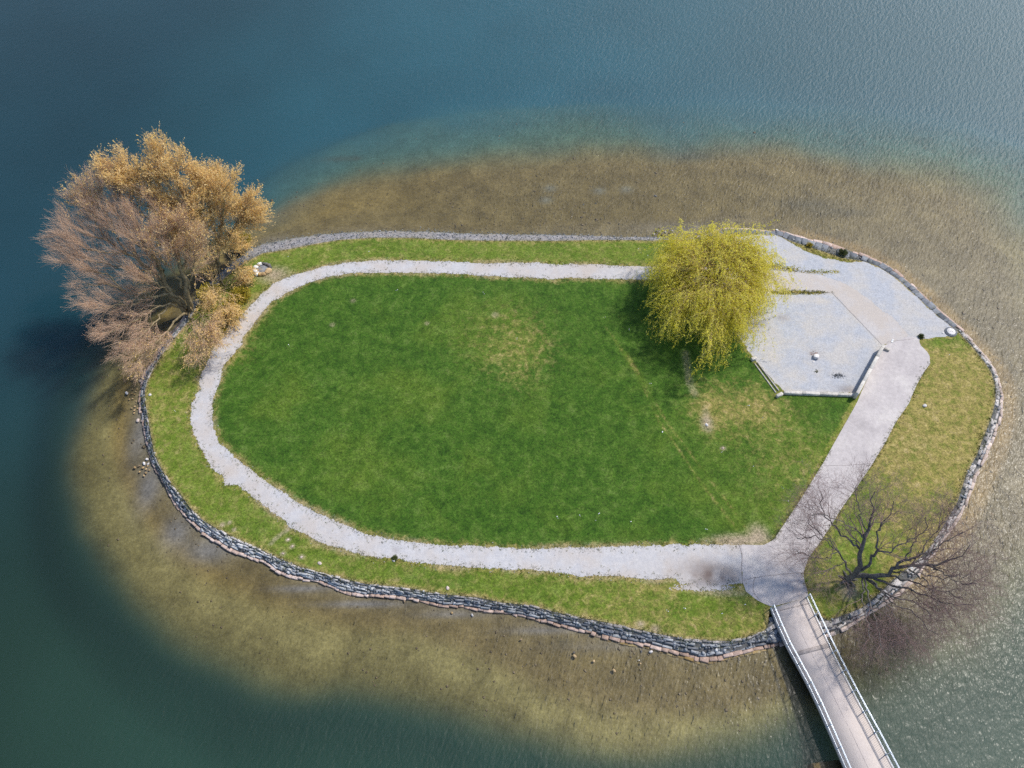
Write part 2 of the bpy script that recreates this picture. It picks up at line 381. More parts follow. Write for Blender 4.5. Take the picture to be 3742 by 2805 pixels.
shore = np.vstack([O_sw, O_e[1:], O_ne[1:], O_n[1:-1]])

path_out = [(3318,1226),(3262,1160),(3175,1095),(3100,1040),(2996,1004),(2827,986),(2700,978),(2550,975),(2441,975),(2300,973),(2161,963),(2030,966),(1964,960),(1768,960),(1637,955),(1506,953),(1374,952),(1276,958),(1178,973),(1079,1002),(1001,1032),(948,1084),(889,1143),(850,1183),(834,1203),(796,1237),(767,1300),(738,1357),(728,1391),(733,1420),(714,1440),(702,1478),(697,1536),(709,1594),(738,1647),(776,1705),(815,1739),(820,1772),(868,1772),(921,1811),(979,1854),(1051,1903),(1062,1926),(1107,1944),(1152,1971),(1220,1994),(1288,2016),(1378,2037),(1432,2039),(1514,2057),(1604,2066),(1713,2071),(1803,2076),(1916,2083),(2007,2089),(2120,2103),(2233,2103),(2369,2116),(2459,2112),(2486,2132),(2572,2140),(2660,2136),(2715,2132)]
path_in = [(2715,1992),(2650,1988),(2600,1988),(2459,1990),(2323,1997),(2188,2001),(2052,2001),(1962,2006),(1826,1999),(1690,1994),(1600,1990),(1559,1989),(1423,1971),(1310,1942),(1220,1903),(1129,1858),(1039,1804),(971,1759),(907,1705),(858,1671),(810,1623),(781,1565),(774,1512),(781,1449),(800,1401),(820,1333),(849,1300),(882,1256),(889,1229),(935,1170),(994,1104),(1047,1071),(1125,1032),(1217,1006),(1309,996),(1440,995),(1637,999),(1801,1009),(1932,1012),(2017,1022),(2096,1015),(2300,1021),(2441,1020),(2550,1036),(2700,1052),(2798,1059),(2996,1066),(3042,1069),(3130,1160),(3224,1255),(3245,1258)]
path_poly = W(path_out+path_in, ZL)
conc = [(3236,1259),(3224,1268),(3146,1435),(3133,1468),(3083,1557),(3033,1646),(3005,1696),(2933,1813),(2880,1893),(2826,1973),(2790,1992),(2710,1990),(2713,2033),(2713,2126),(2727,2160),(2766,2193),(2820,2217),(2890,2200),(2953,2182),(2951,2160),(2940,2126),(2936,2093),(2953,2040),(2993,1986),(3033,1926),(3073,1860),(3126,1787),(3186,1698),(3238,1612),(3271,1546),(3321,1474),(3349,1407),(3377,1357),(3399,1329),(3397,1300),(3388,1285),(3360,1257),(3360,1235),(3316,1229),(3266,1250)]
conc_poly = W(conc, ZL)
yard = [(2678,868),(2766,858),(2844,862),(2889,884),(2950,915),(3030,943),(3090,958),(3155,957),(3210,975),(3283,1023),(3349,1084),(3432,1161),(3500,1214),(3480,1228),(3420,1233),(3365,1240),(3340,1233),(3316,1229),(3262,1252),(3232,1258),(3222,1262),(3129,1436),(2865,1431),(2757,1313),(2690,1216),(2798,1058),(2820,990),(2755,943),(2702,904)]
yard_poly = W(yard, ZL)
hexa = W([(2798,1058),(3040,1069),(3222,1262),(3129,1436),(2865,1431),(2757,1313),(2690,1216)], ZL)
strip1 = W([(2700,965),(2790,955),(2860,970),(2930,985),(3000,993),(3060,990),(3000,998),(2900,993),(2800,984)], ZL)   # weeds between yard and path
strip2 = W([(2800,1058),(2850,1056),(2930,1058),(3000,1062),(3045,1067),(2990,1074),(2900,1075),(2830,1074)], ZL)
strip3 = W([(2860,868),(2950,890),(3050,915),(3140,945),(3150,953),(3090,956),(3000,938),(2920,905)], ZL)

# ------------------------------------------------------------------ ground: lawn, paths, gravel
def snapgrid(poly, step, pad=1):
    x0, y0 = poly[:, 0].min()-step, poly[:, 1].min()-step; x1, y1 = poly[:, 0].max()+step, poly[:, 1].max()+step
    xs = np.arange(x0, x1+step, step); ys = np.arange(y0, y1+step, step)
    X, Y = np.meshgrid(xs, ys, indexing='ij'); sh = X.shape; px, py = X.ravel(), Y.ravel()
    d, bx, by = seg_near(px, py, poly); ins = inside(px, py, poly)
    nx = np.where(ins, px, bx); ny = np.where(ins, py, by); I = ins.reshape(sh)
    keep = I[:-1, :-1] | I[1:, :-1] | I[1:, 1:] | I[:-1, 1:]
    idx = np.arange(px.size).reshape(sh)
    q = np.stack([idx[:-1, :-1], idx[1:, :-1], idx[1:, 1:], idx[:-1, 1:]], -1)[keep]
    used, inv = np.unique(q, return_inverse=True)
    return nx[used], ny[used], inv.reshape(-1, 4), np.where(ins, d, 0)[used]
def cells(poly, step, maskf):
    x0, y0 = poly[:, 0].min()-1, poly[:, 1].min()-1; x1, y1 = poly[:, 0].max()+1, poly[:, 1].max()+1
    nx, ny = int((x1-x0)/step), int((y1-y0)/step)
    X, Y = np.meshgrid(x0+(np.arange(nx)+.5)*step, y0+(np.arange(ny)+.5)*step, indexing='ij')
    keep = maskf(X.ravel(), Y.ravel()).reshape(X.shape)
    ci, cj = np.nonzero(keep); w_ = ny+1
    q = np.stack([ci*w_+cj, (ci+1)*w_+cj, (ci+1)*w_+cj+1, ci*w_+cj+1], -1)
    used, inv = np.unique(q, return_inverse=True)
    vx = x0+(used//w_)*step; vy = y0+(used % w_)*step
    j = rng.normal(0, step*.22, (2, len(vx)))
    return vx+j[0], vy+j[1], inv.reshape(-1, 4)
def blob(x, y, u, v, ru, rv, z=ZL, p=1.0):
    c = gp(u, v, z); rx = abs(gp(u+ru, v, z)[0]-c[0]); ry = abs(gp(u, v+rv, z)[1]-c[1])
    return np.exp(-p*(((x-c[0])/rx)**2+((y-c[1])/ry)**2))
def lineband(x, y, pts, wd):
    d, _, _ = seg_near(x, y, W(pts, ZL), False); return np.exp(-(d/wd)**2)

x, y, q, dl = snapgrid(land, .2)
dpath = np.abs(sdf(x, y, path_poly)); dconc = np.abs(sdf(x, y, conc_poly)); dyard = sdf(x, y, yard_poly)
ww = fbm(x, y, 3.0, 5); w2 = fbm(x, y, 9.0, 9); w3 = fbm(x, y, 1.2, 13)
dry = 0*x; bare = 0*x; lite = 0*x
# east lawn dry, and the strip by the bridge
cx, cy, _ = gp(3400, 1600, ZL)
east = np.clip((x-gp(3130, 1800, ZL)[0])/3, 0, 1)*np.clip((gp(3130, 1240, ZL)[1]-y)/2, 0, 1)
eastm = east*(sdf(x, y, conc_poly) > 0)*np.clip((x-np.interp(y, conc_poly[:0, 1] if 0 else [gp(2950,2200,ZL)[1], gp(3150,1750,ZL)[1], gp(3390,1300,ZL)[1]], [gp(2950,2200,ZL)[0], gp(3150,1750,ZL)[0], gp(3330,1300,ZL)[0]]))/1.0+.2, 0, 1)
dry += eastm*(.92+1.5*(w2-.5)+1.0*(ww-.5)); bare += eastm*np.clip(ww-.45, 0, 1)*.5*blob(x, y, 3290, 1540, 110, 150)
dry += eastm*(.35*blob(x, y, 3300, 1560, 120, 160)+.28*blob(x, y, 3480, 1450, 90, 110)-.25*blob(x, y, 3500, 1290, 70, 60)-.2*blob(x, y, 3420, 1790, 130, 70))
lite += eastm*.75
dry += .42*blob(x, y, 3040, 2150, 130, 90)+.25*blob(x, y, 3000, 2000, 60, 120)
dry += .62*blob(x, y, 2680, 1490, 130, 85)+.3*blob(x, y, 2800, 1480, 70, 70)+.55*blob(x, y, 2590, 1500, 40, 60)
lite += .5*blob(x, y, 2850, 1650, 260, 220)+.25*blob(x, y, 2700, 1850, 250, 120)
dry += .16*blob(x, y, 1850, 1240, 170, 130)+.20*blob(x, y, 1900, 1290, 90, 110); lite += .3*blob(x, y, 1880, 1260, 150, 140)
dry += 0*x+.16*blob(x, y, 2900, 1700, 200, 200)
lite += .45*blob(x, y, 1480, 1430, 150, 90)+.35*blob(x, y, 1750, 1160, 150, 90)+.25*blob(x, y, 1000, 1480, 110, 90)+.3*blob(x, y, 1300, 1700, 200, 120)
# the outer strip of grass along the water is lighter
ring_out = inside(x, y, land) & ~inside(x, y, W([p for p in path_in[3:44]]+[(3042,1069),(3129,1436),(2826,1973)], ZL))
lite += ring_out*.85; dry += ring_out*.10
lite += ring_out*(.35*blob(x, y, 620, 1550, 130, 300)); dry += ring_out*.22*blob(x, y, 600, 1450, 90, 130)
dry += ring_out*(.35*blob(x, y, 2330, 2230, 160, 60)+.38*blob(x, y, 2600, 2280, 160, 40)+.3*blob(x, y, 2750, 2230, 60, 80)+.45*blob(x, y, 2430, 2150, 200, 22))
# worn fringes
fr_p = np.exp(-(dpath/.55)**2)
dry += fr_p*(.25+.7*ww); bare += fr_p*np.clip(ww*1.5-.55, 0, 1)*.75
dry += np.exp(-(dconc/.5)**2)*.6*ww
dry += np.exp(-(dl/.45)**2)*(.35+.7*ww); bare += np.exp(-(dl/.22)**2)*.35
dry += np.exp(-(np.maximum(dyard, 0)/.4)**2)*.5
bare += .95*blob(x, y, 2700, 1975, 95, 22)*np.clip(w3*1.8, 0, 1)+.8*blob(x, y, 2770, 1950, 35, 35)+.8*blob(x, y, 2583, 1545, 20, 28)+.3*blob(x, y, 2580, 1510, 14, 40)+.6*blob(x, y, 2640, 2165, 90, 14)
bare += .9*blob(x, y, 1000, 1003, 55, 28)+.35*blob(x, y, 3110, 2140, 40, 40)+.8*blob(x, y, 3100, 2165, 28, 26)
bare += .36*lineband(x, y, [(2505,1290),(2520,1400),(2540,1440)], .5)
for a in ([(2250,1250),(2330,1370),(2410,1540),(2560,1760),(2690,1930)], [(2290,1290),(2370,1430),(2450,1560),(2610,1770),(2740,1950)], [(2200,1180),(2300,1310),(2380,1420)]):
    dry += .30*lineband(x, y, a, .13)*np.clip(ww*2.0-.3, 0, 1); lite += .2*lineband(x, y, a, .35)
bare += .5*lineband(x, y, [(1062,1926),(1010,1965),(990,1985)], .25)
dry += .45*blob(x, y, 900, 1130, 70, 60)+.5*blob(x, y, 850, 1230, 60, 60)+.4*blob(x, y, 800, 1280, 90, 60)   # straw and fallen catkins under the big tree
for u, v, r_ in ((812,1917,10),(838,1909,8),(855,1935,8),(1053,1971,9),(1068,1996,9),(1034,2022,9),(1102,2034,10),(2642,1637,9),(2340,2280,14),(2395,2296,16),(1290,1098,10),(1560,1180,9),(1810,1150,14),(1215,1186,10)):
    bare += (.95 if v > 1500 else .45)*blob(x, y, u, v, r_, r_*.8)
dry += np.clip(-sdf(x, y, strip1), 0, .3)*2.5+np.clip(-sdf(x, y, strip3), 0, .3)*2.5
bare += np.clip(-sdf(x, y, strip1), 0, .3)*1.5
zz = ZL+.03*(fbm(x, y, 4, 3)-.5)*np.clip(dl/1.5, 0, 1)*0
lawn = mk('ground', np.stack([x, y, zz], 1), q, M['lawn'], None, False, {'dry': np.clip(dry, 0, 1), 'bare': np.clip(bare, 0, 1), 'lite': np.clip(lite, 0, 1)})
tag(lawn, 'green island lawn with dry patches and worn edges', 'lawn', kind='structure')

bxc = gp(2640, 2110, ZL)
def pmask(x, y):
    d = sdf(x, y, path_poly)
    return (d+.20*(fbm(x, y, .9, 21)-.5)*2+.16*(fbm(x, y, 3.5, 22)-.5)*2+.12*(rng.random(x.shape)-.5) < 0) | ((blob(x, y, 2570, 2145, 110, 14) > .45+.5*(rng.random(x.shape)-.5)) & (sdf(x, y, conc_poly) > 0))
x, y, q = cells(path_poly, .09, pmask)
sand = np.clip(.75*blob(x, y, 3100, 1110, 330, 130)+.5*blob(x, y, 2700, 1010, 200, 60)+.45*blob(x, y, 2080, 990, 170, 50)+.45*blob(x, y, 880, 1170, 130, 130)+.5*blob(x, y, 850, 1735, 40, 40)+.3*blob(x, y, 2500, 2080, 220, 60), 0, 1)
dirt = np.clip(.9*blob(x, y, 2620, 2105, 75, 38)*fbm(x, y, 1.2, 44)*1.7+.5*blob(x, y, 2530, 2110, 120, 50)*fbm(x, y, .8, 45)+.28*blob(x, y, 2560, 2060, 60, 25)+.3*blob(x, y, 1445, 2010, 14, 12)+.15*blob(x, y, 1080, 1915, 30, 20), 0, 1)
tag(mk('path', np.stack([x, y, np.full_like(x, ZL+.012)], 1), q, M['path'], None, False, {'sand': sand, 'dirt': dirt}), 'pale crushed stone footpath looping round the lawn', 'path', kind='structure')
def ymask(x, y):
    d = sdf(x, y, yard_poly)
    k = (d+.22*(fbm(x, y, .8, 31)-.5)*2 < 0)
    s1 = sdf(x, y, strip1)+(rng.random(x.shape)-.5)*.9+(fbm(x, y, .7, 33)-.5)*1.2 < 0
    s2 = sdf(x, y, strip2)+(rng.random(x.shape)-.5)*.35 < 0
    s3 = sdf(x, y, strip3)+(fbm(x, y, 1.2, 35)-.5)*.8 < 0
    return k & ~s1 & ~s2 & ~s3
x, y, q = cells(yard_poly, .1, ymask)
hd = np.abs(sdf(x, y, hexa))
sand = np.clip(.75*blob(x, y, 2920, 1095, 90, 16)+.55*np.exp(-(hd/.35)**2)+.5*blob(x, y, 3420, 1200, 60, 30)+.25*blob(x, y, 2820, 1300, 60, 90), 0, 1)
dirt = np.clip(.5*blob(x, y, 3095, 1422, 38, 16)+.35*blob(x, y, 2860, 1160, 26, 13)+.4*blob(x, y, 2975, 1292, 20, 14)+.25*blob(x, y, 3290, 1215, 25, 12), 0, 1)
tag(mk('gravel_yard', np.stack([x, y, np.full_like(x, ZL+.006)], 1), q, M['yard'], None, False, {'sand': sand, 'dirt': dirt}), 'blue grey gravel yard on the island corner', 'gravel yard', kind='structure')
x, y, q, d_ = snapgrid(conc_poly, .3)
k = .12*(fbm(x, y, 1.0, 41)-.5)*(d_ == 0)
tag(mk('pavement', np.stack([x+k, y+k, np.full_like(x, ZL+.018)], 1), q, M['concrete'], None), 'wide concrete walkway leading to the footbridge', 'pavement', kind='structure')
# sawn joints and a crack in the pavement
mb = MB()
def ribbon(mb, pts, wd, z, tint=.5, jag=0.0):
    P = smoothline(W(pts, ZL), max(6, int(llen(W(pts, ZL))*2.5)))[:, :2]; P = P+rng.normal(0, jag, P.shape)
    T = nrm(np.gradient(P, axis=0)); Nn = np.stack([-T[:, 1], T[:, 0]], 1)*wd/2
    V = np.concatenate([np.c_[P-Nn, np.full(len(P), z)], np.c_[P+Nn, np.full(len(P), z)]]); n_ = len(P)
    mb.add(V, [(i, i+1, n_+i+1, n_+i) for i in range(n_-1)], tint)
ribbon(mb, [(2700,1990),(2712,2030),(2709,2080),(2714,2128)], .07, ZL+.024, .3, .02)
ribbon(mb, [(2716,2120),(2760,2110),(2850,2098),(2936,2093)], .06, ZL+.024, .5, .02)
ribbon(mb, [(2760,2108),(2752,2140),(2757,2170),(2780,2196)], .10, ZL+.024, 1, .01)
ribbon(mb, [(3010,1702),(3090,1700),(3184,1694)], .05, ZL+.024, .6, .02)
ribbon(mb, [(3240,1250),(3290,1243),(3340,1237)], .05, ZL+.024, .5, .03)
tag(mb.build('pavement_joints', M['joint']), 'thin dark joints in the concrete walkway', 'joints', kind='structure')

# ------------------------------------------------------------------ lake bed and water
shelf_px = [(279,1951),(321,2052),(381,2137),(474,2247),(575,2357),(694,2441),(812,2501),(914,2568),(1015,2600),(1100,2605),(1227,2590),(1354,2605),(1480,2635),(1607,2668),(1734,2700),(1871,2745),(2000,2775),(2170,2800),(2360,2810),(2612,2780),(2802,2740),(3000,2670),(3200,2600),(3400,2520),(3600,2400),(3800,2250),(4000,2000),(4100,1600),(4000,1200),(4000,850),(3850,600),(3500,470),(3150,430),(2800,400),(2500,395),(2200,400),(1900,415),(1650,440),(1450,470),(1250,540),(1100,610),(1000,670),(880,760),(700,900),(520,1060),(400,1180),(320,1300),(262,1450),(240,1600),(250,1800)]
shelf = W(shelf_px, -1.0)
def axis(a, b, s): 
    m = np.arange(a, b, s); return np.concatenate([[a-2500, a-800, a-250, a-80, a-25], m, [b+25, b+80, b+250, b+800, b+2500]])
X, Y = np.meshgrid(axis(-110, 110, .55), axis(0, 175, .55), indexing='ij'); sh = X.shape; px, py = X.ravel(), Y.ravel()
ds = sdf(px, py, shore); dh = sdf(px, py, shelf)
wob = (fbm(px, py, 14, 61)-.5)
inshelf = dh < 0
t = np.where(inshelf, np.clip(ds, 0, None)/(np.clip(ds, 0, None)+np.abs(dh)+1e-6), 1.0)
north = np.clip((py-gp(1800, 860)[1]+2)/5, 0, 1)
west = np.clip((-px-8)/30, 0, 1)
def L3(*a): return np.array(a, float)
C_edge = L3(.180, .138, .078); C_brown = L3(.165, .122, .056); C_gold = L3(.245, .168, .056); C_ol = L3(.132, .112, .047)
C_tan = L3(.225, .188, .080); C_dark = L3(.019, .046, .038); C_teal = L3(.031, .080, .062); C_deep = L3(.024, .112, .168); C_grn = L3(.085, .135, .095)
def lerp(a, b, f): return a+(b-a)*np.asarray(f)[:, None]
ss = lambda v, a, b: (lambda k: k*k*(3-2*k))(np.clip((v-a)/(b-a), 0, 1))
tt = t+.12*wob
col = np.tile(C_edge, (px.size, 1))
col = lerp(col, C_brown, ss(tt, .02, .12)); col = lerp(col, C_gold, ss(tt, .15, .30)*west*.8)
tn = tt+.18*(fbm(px, py, 22, 68)-.5)-.24*ss(px, gp(1500, 2300)[0], gp(2150, 2300)[0]); col = lerp(col, C_tan, ss(tn, .22, .48)*(1-north)*.85); col = lerp(col, C_ol, ss(tn, .46, .86))
# soft lighter clouds of silt
cl = fbm(px, py, 7, 71); col = col*(1+.5*(cl-.5))[:, None]
soft = lerp(np.tile(C_ol, (px.size, 1)), C_grn, 1+0*px)
colN = lerp(col, C_grn, ss(tt, .50, .82)); col = lerp(col, 0*col+colN, north)
out_f = ss(dh+3.5*wob, -3.6, 1.8)*(1-north)+ss(dh+9*wob+5*(fbm(px, py, 32, 65)-.5), -13, 9)*north
east_f = np.clip((px-25)/20, 0, 1)*(1-north); out_f = out_f*(1-east_f)+ss(dh+6*wob, -9, 7)*east_f
deep = lerp(np.tile(C_teal, (px.size, 1)), C_deep, np.clip(ss(py, 20, 85)*.9+ss(-px, 52, 85)*.35, 0, 1))  # water murk and blue sky reflection painted into the deep bed colour
deep = deep*(1-.56*np.clip(ss(-px, 5, 75), 0, 1)*np.array(1.0))[:, None]; deep = deep*(1+.35*(fbm(px, py, 18, 77)-.5))[:, None]  # milky reflection also in the colour: bed dark in the west, paler eastwards
col = lerp(col, 0*col+deep, out_f)
glare_f = np.clip((px-22)/20, 0, 1)*np.clip((60-py)/25, 0, 1); col = lerp(col, L3(.095, .125, .105), out_f*glare_f*.85)  # lower right bed greyed and lightened: broad water glare painted into its colour
sheen_f = ss(px, -10, 75)*north*out_f; col = lerp(col, L3(.060, .125, .160), sheen_f*.75)  # silvery sheen of the upper right water painted onto the bed
# dark weed line at the drop-off on the south-west
wl = np.exp(-((dh-1.2+2.5*wob)/(1.5+1.0*vnoise(px/9, py/9, 5)))**2)*(1-north)*np.clip((gp(3000, 2500)[0]-px)/10, 0, 1)
col = lerp(col, C_dark, np.clip(wl*.9, 0, 1)*(.35+.65*fbm(px, py, 10, 83)))
# grey gravel tongues next to the wall
def bl(u, v, ru, rv, p=1.0): return blob(px, py, u, v, ru, rv, 0, p)
gr = np.clip(bl(760, 2010, 90, 45)+bl(640, 1940, 60, 60)+bl(540, 1780, 45, 90)+.9*bl(520, 1560, 40, 130)+bl(1110, 2150, 110, 14)+bl(1330, 2205, 160, 12)+.8*bl(1650, 2240, 130, 16)+.8*bl(1990, 2300, 150, 16)+.5*bl(1020, 880, 70, 22)+.5*bl(2500, 830, 150, 20)+.4*bl(2200, 2360, 200, 20), 0, 1)
col = lerp(col, L3(.20, .185, .195), gr*.8)
# pale tan apron along the eastern wall
ap = np.clip(1-ds/np.where(px > gp(2860, 850)[0], 1.9+1.2*fbm(px, py, 5, 91), .01), 0, 1)*(px > gp(2900, 850)[0])*(ds > -2)*(py > gp(3300, 2150)[1])
ea = np.clip((px-34)/14, 0, 1)*(1-out_f)*np.clip((92-py)/22, 0, 1); col = lerp(col, L3(.20, .165, .125), ea*.55); col = lerp(col, L3(.27, .180, .088), ss(ap, .0, .55)*.9)
for u, v, a_, b_ in ((1240,560,70,10),(640,1730,20,10),(2060,2340,30,10),(1300,560,16,7),(2960,740,120,20),(3080,770,120,14),(2500,560,110,16)):
    col = lerp(col, L3(.07, .07, .06), .45*bl(u, v, a_, b_))
for u, v in ((2010,680),(2190,690),(2290,685),(1995,725)): col = lerp(col, L3(.20, .22, .22), .45*bl(u, v, 22, 12))
z = np.where(inshelf, -.10-1.1*t**1.3, -1.2-2.6*ss(dh, 0, 7))+.05*(cl-.5)
z = np.where(ds < 0, -.12, z); shal = (1-out_f)*1.0
idx = np.arange(px.size).reshape(sh)
q = np.stack([idx[:-1, :-1], idx[1:, :-1], idx[1:, 1:], idx[:-1, 1:]], -1).reshape(-1, 4)
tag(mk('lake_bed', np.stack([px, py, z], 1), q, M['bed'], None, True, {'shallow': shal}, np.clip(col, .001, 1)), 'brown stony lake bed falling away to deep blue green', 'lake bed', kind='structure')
wv = [(-2600, -2500, 0), (2600, -2500, 0), (2600, 2700, 0), (-2600, 2700, 0)]
tag(mk('water', wv, np.array([[0, 1, 2, 3]]), M['water']), 'rippled lake water around the island', 'water', kind='structure')

# ------------------------------------------------------------------ shore: walls of stone blocks, pebble beach
def along(O, I, n):
    """matching points on the outer and the inner line"""
    a = smoothline(O, 700); out = []
    _, bx, by = seg_near(a[:, 0], a[:, 1], I, False)
    b = np.stack([bx, by, np.full(len(bx), ZL)], 1)
    ker = np.ones(25)/25
    for k in range(2):
        pad = np.pad(b[:, k], 12, mode='edge'); b[:, k] = np.convolve(pad, ker, 'valid')
    s = np.linspace(0, 699, n).astype(int); return a[s], b[s]
def skirt(name, O, I, mat, parent, depth=-.5, lo=-.02, hi=-.04):
    a, b = along(O, I, 220)
    rows = []
    out = nrm(a[:, :2]-b[:, :2])
    for f, zz in ((-.35, depth), (-.05, -.1+lo), (.35, .18), (.7, .45), (1.0, ZL+hi), (1.0+0, ZL+hi)):
        p = a*(1-f)+b*f; p = p.copy(); p[:, 2] = zz; rows.append(p)
    rows[-1][:, :2] -= out*.35
    V = np.concatenate(rows); n_ = len(a); k = len(rows)
    V[n_:4*n_, :] += rng.normal(0, .03, (3*n_, 3))
    q = [(r*n_+i, r*n_+i+1, (r+1)*n_+i+1, (r+1)*n_+i) for r in range(k-1) for i in range(n_-1)]
    return mk(name, V, np.array(q), mat, parent, False, {'tint': rng.random(len(V))*.6, 'sand': 0*V[:, 0], 'dirt': 0*V[:, 0]})
def course(mb, A, B, f0, f1, z0, z1, blen, tintf, miss=.03, ch=.045, jit=.025, topz=None):
    """a row of blocks lying between the fractions f0 and f1 of the slope"""
    P0 = A*(1-f0)+B*f0; P1 = A*(1-f1)+B*f1; mid = (P0+P1)/2
    L = np.concatenate([[0], np.cumsum(np.linalg.norm(np.diff(mid[:, :2], axis=0), axis=1))]); s = 0
    while s < L[-1]-.1:
        ln = blen*random.uniform(.6, 1.45); e = min(s+ln, L[-1])
        if random.random() > miss:
            c0 = np.array([np.interp((s+e)/2, L, mid[:, k]) for k in (0, 1)])
            a0 = np.array([np.interp(s, L, mid[:, k]) for k in (0, 1)]); a1 = np.array([np.interp(e, L, mid[:, k]) for k in (0, 1)])
            q0 = np.array([np.interp((s+e)/2, L, P0[:, k]) for k in (0, 1)]); q1 = np.array([np.interp((s+e)/2, L, P1[:, k]) for k in (0, 1)])
            wdt = max(np.linalg.norm(q1-q0), .16); tg = nrm(a1-a0); ny_ = np.array([-tg[1], tg[0]])
            dz = random.gauss(0, .05)
            rot = random.gauss(0, .09); tg = np.array([tg[0]*math.cos(rot)-tg[1]*math.sin(rot), tg[0]*math.sin(rot)+tg[1]*math.cos(rot)]); ny_ = np.array([-tg[1], tg[0]])
            mb.box(c0+ny_*random.gauss(0, .045), tg, ny_, (e-s)/2-.018, wdt/2*random.uniform(.72, 1.05), z0, z1+dz, tintf(s/L[-1]), ch, jit)
        s = e
def lumps(C, Rd, squash=.6, seed=3):
    """many small stones: jittered octahedra"""
    r_ = np.random.default_rng(seed)
    base = np.array([(1,0,0),(0,1,0),(-1,0,0),(0,-1,0),(0,0,1),(0,0,-.4)], float); f0 = np.array([(0,1,4),(1,2,4),(2,3,4),(3,0,4),(1,0,5),(2,1,5),(3,2,5),(0,3,5)])
    n_ = len(C); V = base[None]*Rd[:, None, None]*(.7+.6*r_.random((n_, 6, 3))); V[:, :, 2] *= squash
    a = r_.random(n_)*6.28; c, s = np.cos(a), np.sin(a)
    V = np.stack([V[..., 0]*c[:, None]-V[..., 1]*s[:, None], V[..., 0]*s[:, None]+V[..., 1]*c[:, None], V[..., 2]], -1)+C[:, None]
    return V.reshape(-1, 3), (np.arange(n_)[:, None, None]*6+f0[None]).reshape(-1, 3), np.repeat(r_.random(n_), 6)
def wall(label, O, I, spec, n=300, grp=None, rub=2.2):
    c = O[len(O)//2]; e = empty('stone_wall', (c[0], c[1], 0)); e['_w'] = (c[0], c[1], 0)
    tag(e, label, 'stone wall', grp)
    skirt('rubble_core', O, I, M['core'], e)
    a, b = along(O, I, n)
    for name, mat, f0, f1, z0, z1, bl_, tf, miss in spec:
        mb = MB(); course(mb, a, b, f0, f1, z0, z1, bl_*1.3, tf, miss); mb.build(name, mat, e)
    nr = int(n*rub); k = rng.integers(0, n, nr); f = rng.uniform(.27, 1.02, nr); P = a[k]*(1-f[:, None])+b[k]*f[:, None]; P[:, 2] = np.interp(f, [0, 1], [.12, .66])+rng.uniform(-.05, .06, nr)
    v, f_, t_ = lumps(P, rng.uniform(.09, .26, nr), .6, n); mk('rubble', v, f_, M['slate'], e, False, {'tint': t_})
    return e
gt = lambda lo, hi: (lambda s: random.uniform(lo, hi))
# south-west wall: pale at its middle reach, dark at both ends
def swt(s):
    m = math.exp(-((s-.42)/.13)**2)
    return min(1, max(0, random.uniform(.05, .8)+.75*m))
def swp(s): return min(1, max(0, random.uniform(.2, .8)+.45*math.exp(-((s-.45)/.14)**2)))
wall('battered grey stone retaining wall in stepped courses along the lower left shore', O_sw, I_sw, [
    ('footing_course', M['pinkstone'], -.14, .19, -.4, .13, .62, swp, .0),
    ('lower_course', M['slate'], .19, .40, -.1, .27, .66, swt, .03),
    ('middle_course', M['slate'], .42, .62, .0, .45, .60, swt, .05),
    ('upper_course', M['slate'], .64, .82, .1, .60, .62, swt, .05),
    ('coping_course', M['paleslab'], .84, 1.04, .2, .735, .58, lambda s: random.uniform(.1, .6)+.8*math.exp(-((s-.42)/.15)**2), .06)], 340)
# submerged tan apron blocks at the foot of the wall next to the bridge
def sub(P, i, j): return P[i:j]
wall('low weathered stone edging with a pink footing along the right hand shore', O_e, I_e, [
    ('footing_course', M['pinkpale'], -.08, .25, -.4, .12, .75, gt(.1, .9), .03),
    ('lower_course', M['paleslab'], .28, .52, -.1, .36, .6, gt(0, .9), .10),
    ('coping_course', M['paleslab'], .55, .98, .1, .66, .8, gt(.3, 1), .28)], 240, None, .7)
wall('dark stone wall with a thin sandstone lip edging the gravel yard', O_ne, I_ne, [
    ('footing_course', M['pinkstone'], -.05, .28, -.4, .16, .9, gt(.3, 1), .02),
    ('coping_course', M['slate'], .34, .98, -.1, .66, .6, gt(0, .5), .10)], 200, None, 1.2)
mb = MB()
a = smoothline(W([(2200,2338),(2346,2367),(2459,2397),(2560,2424),(2600,2428),(2669,2408),(2736,2392),(2800,2378)], 0), 60)
bq = smoothline(W([(2200,2326),(2346,2355),(2459,2384),(2560,2411),(2600,2415),(2669,2395),(2736,2380),(2800,2366)], 0), 60)
course(mb, a, bq, 0, 1, -.5, -.045, .8, gt(0, 1), 0, .04)
tag(mb.build('stone_footing', M['wetstone']), 'row of tan footing stones just under water before the bridge', 'stone footing')
bch = skirt('beach', O_n, I_n, M['beach'], None, -.4, .04, -.01)
tag(bch, 'narrow strip of grey shore pebbles along the upper shore', 'beach', kind='structure')

# pebbles thrown along the beach and path edges (nobody could count them)
a, b = along(O_n, I_n, 400)
k = rng.integers(0, 400, 2600); f = rng.random(2600)*1.15-.25
P = a[k]*(1-f[:, None])+b[k]*f[:, None]+np.c_[rng.normal(0, .2, (2600, 2)), np.zeros(2600)]; P[:, 2] = np.interp(f, [-.3, 0, .35, .7, 1], [-.15, -.05, .2, .46, .74])
v, f_, t_ = lumps(P, rng.uniform(.04, .13, 2600)); tag(mk('pebbles', v, f_, M['slate'], None, False, {'tint': t_}), 'loose grey and tan pebbles strewn over the upper shore', 'pebbles', kind='stuff')
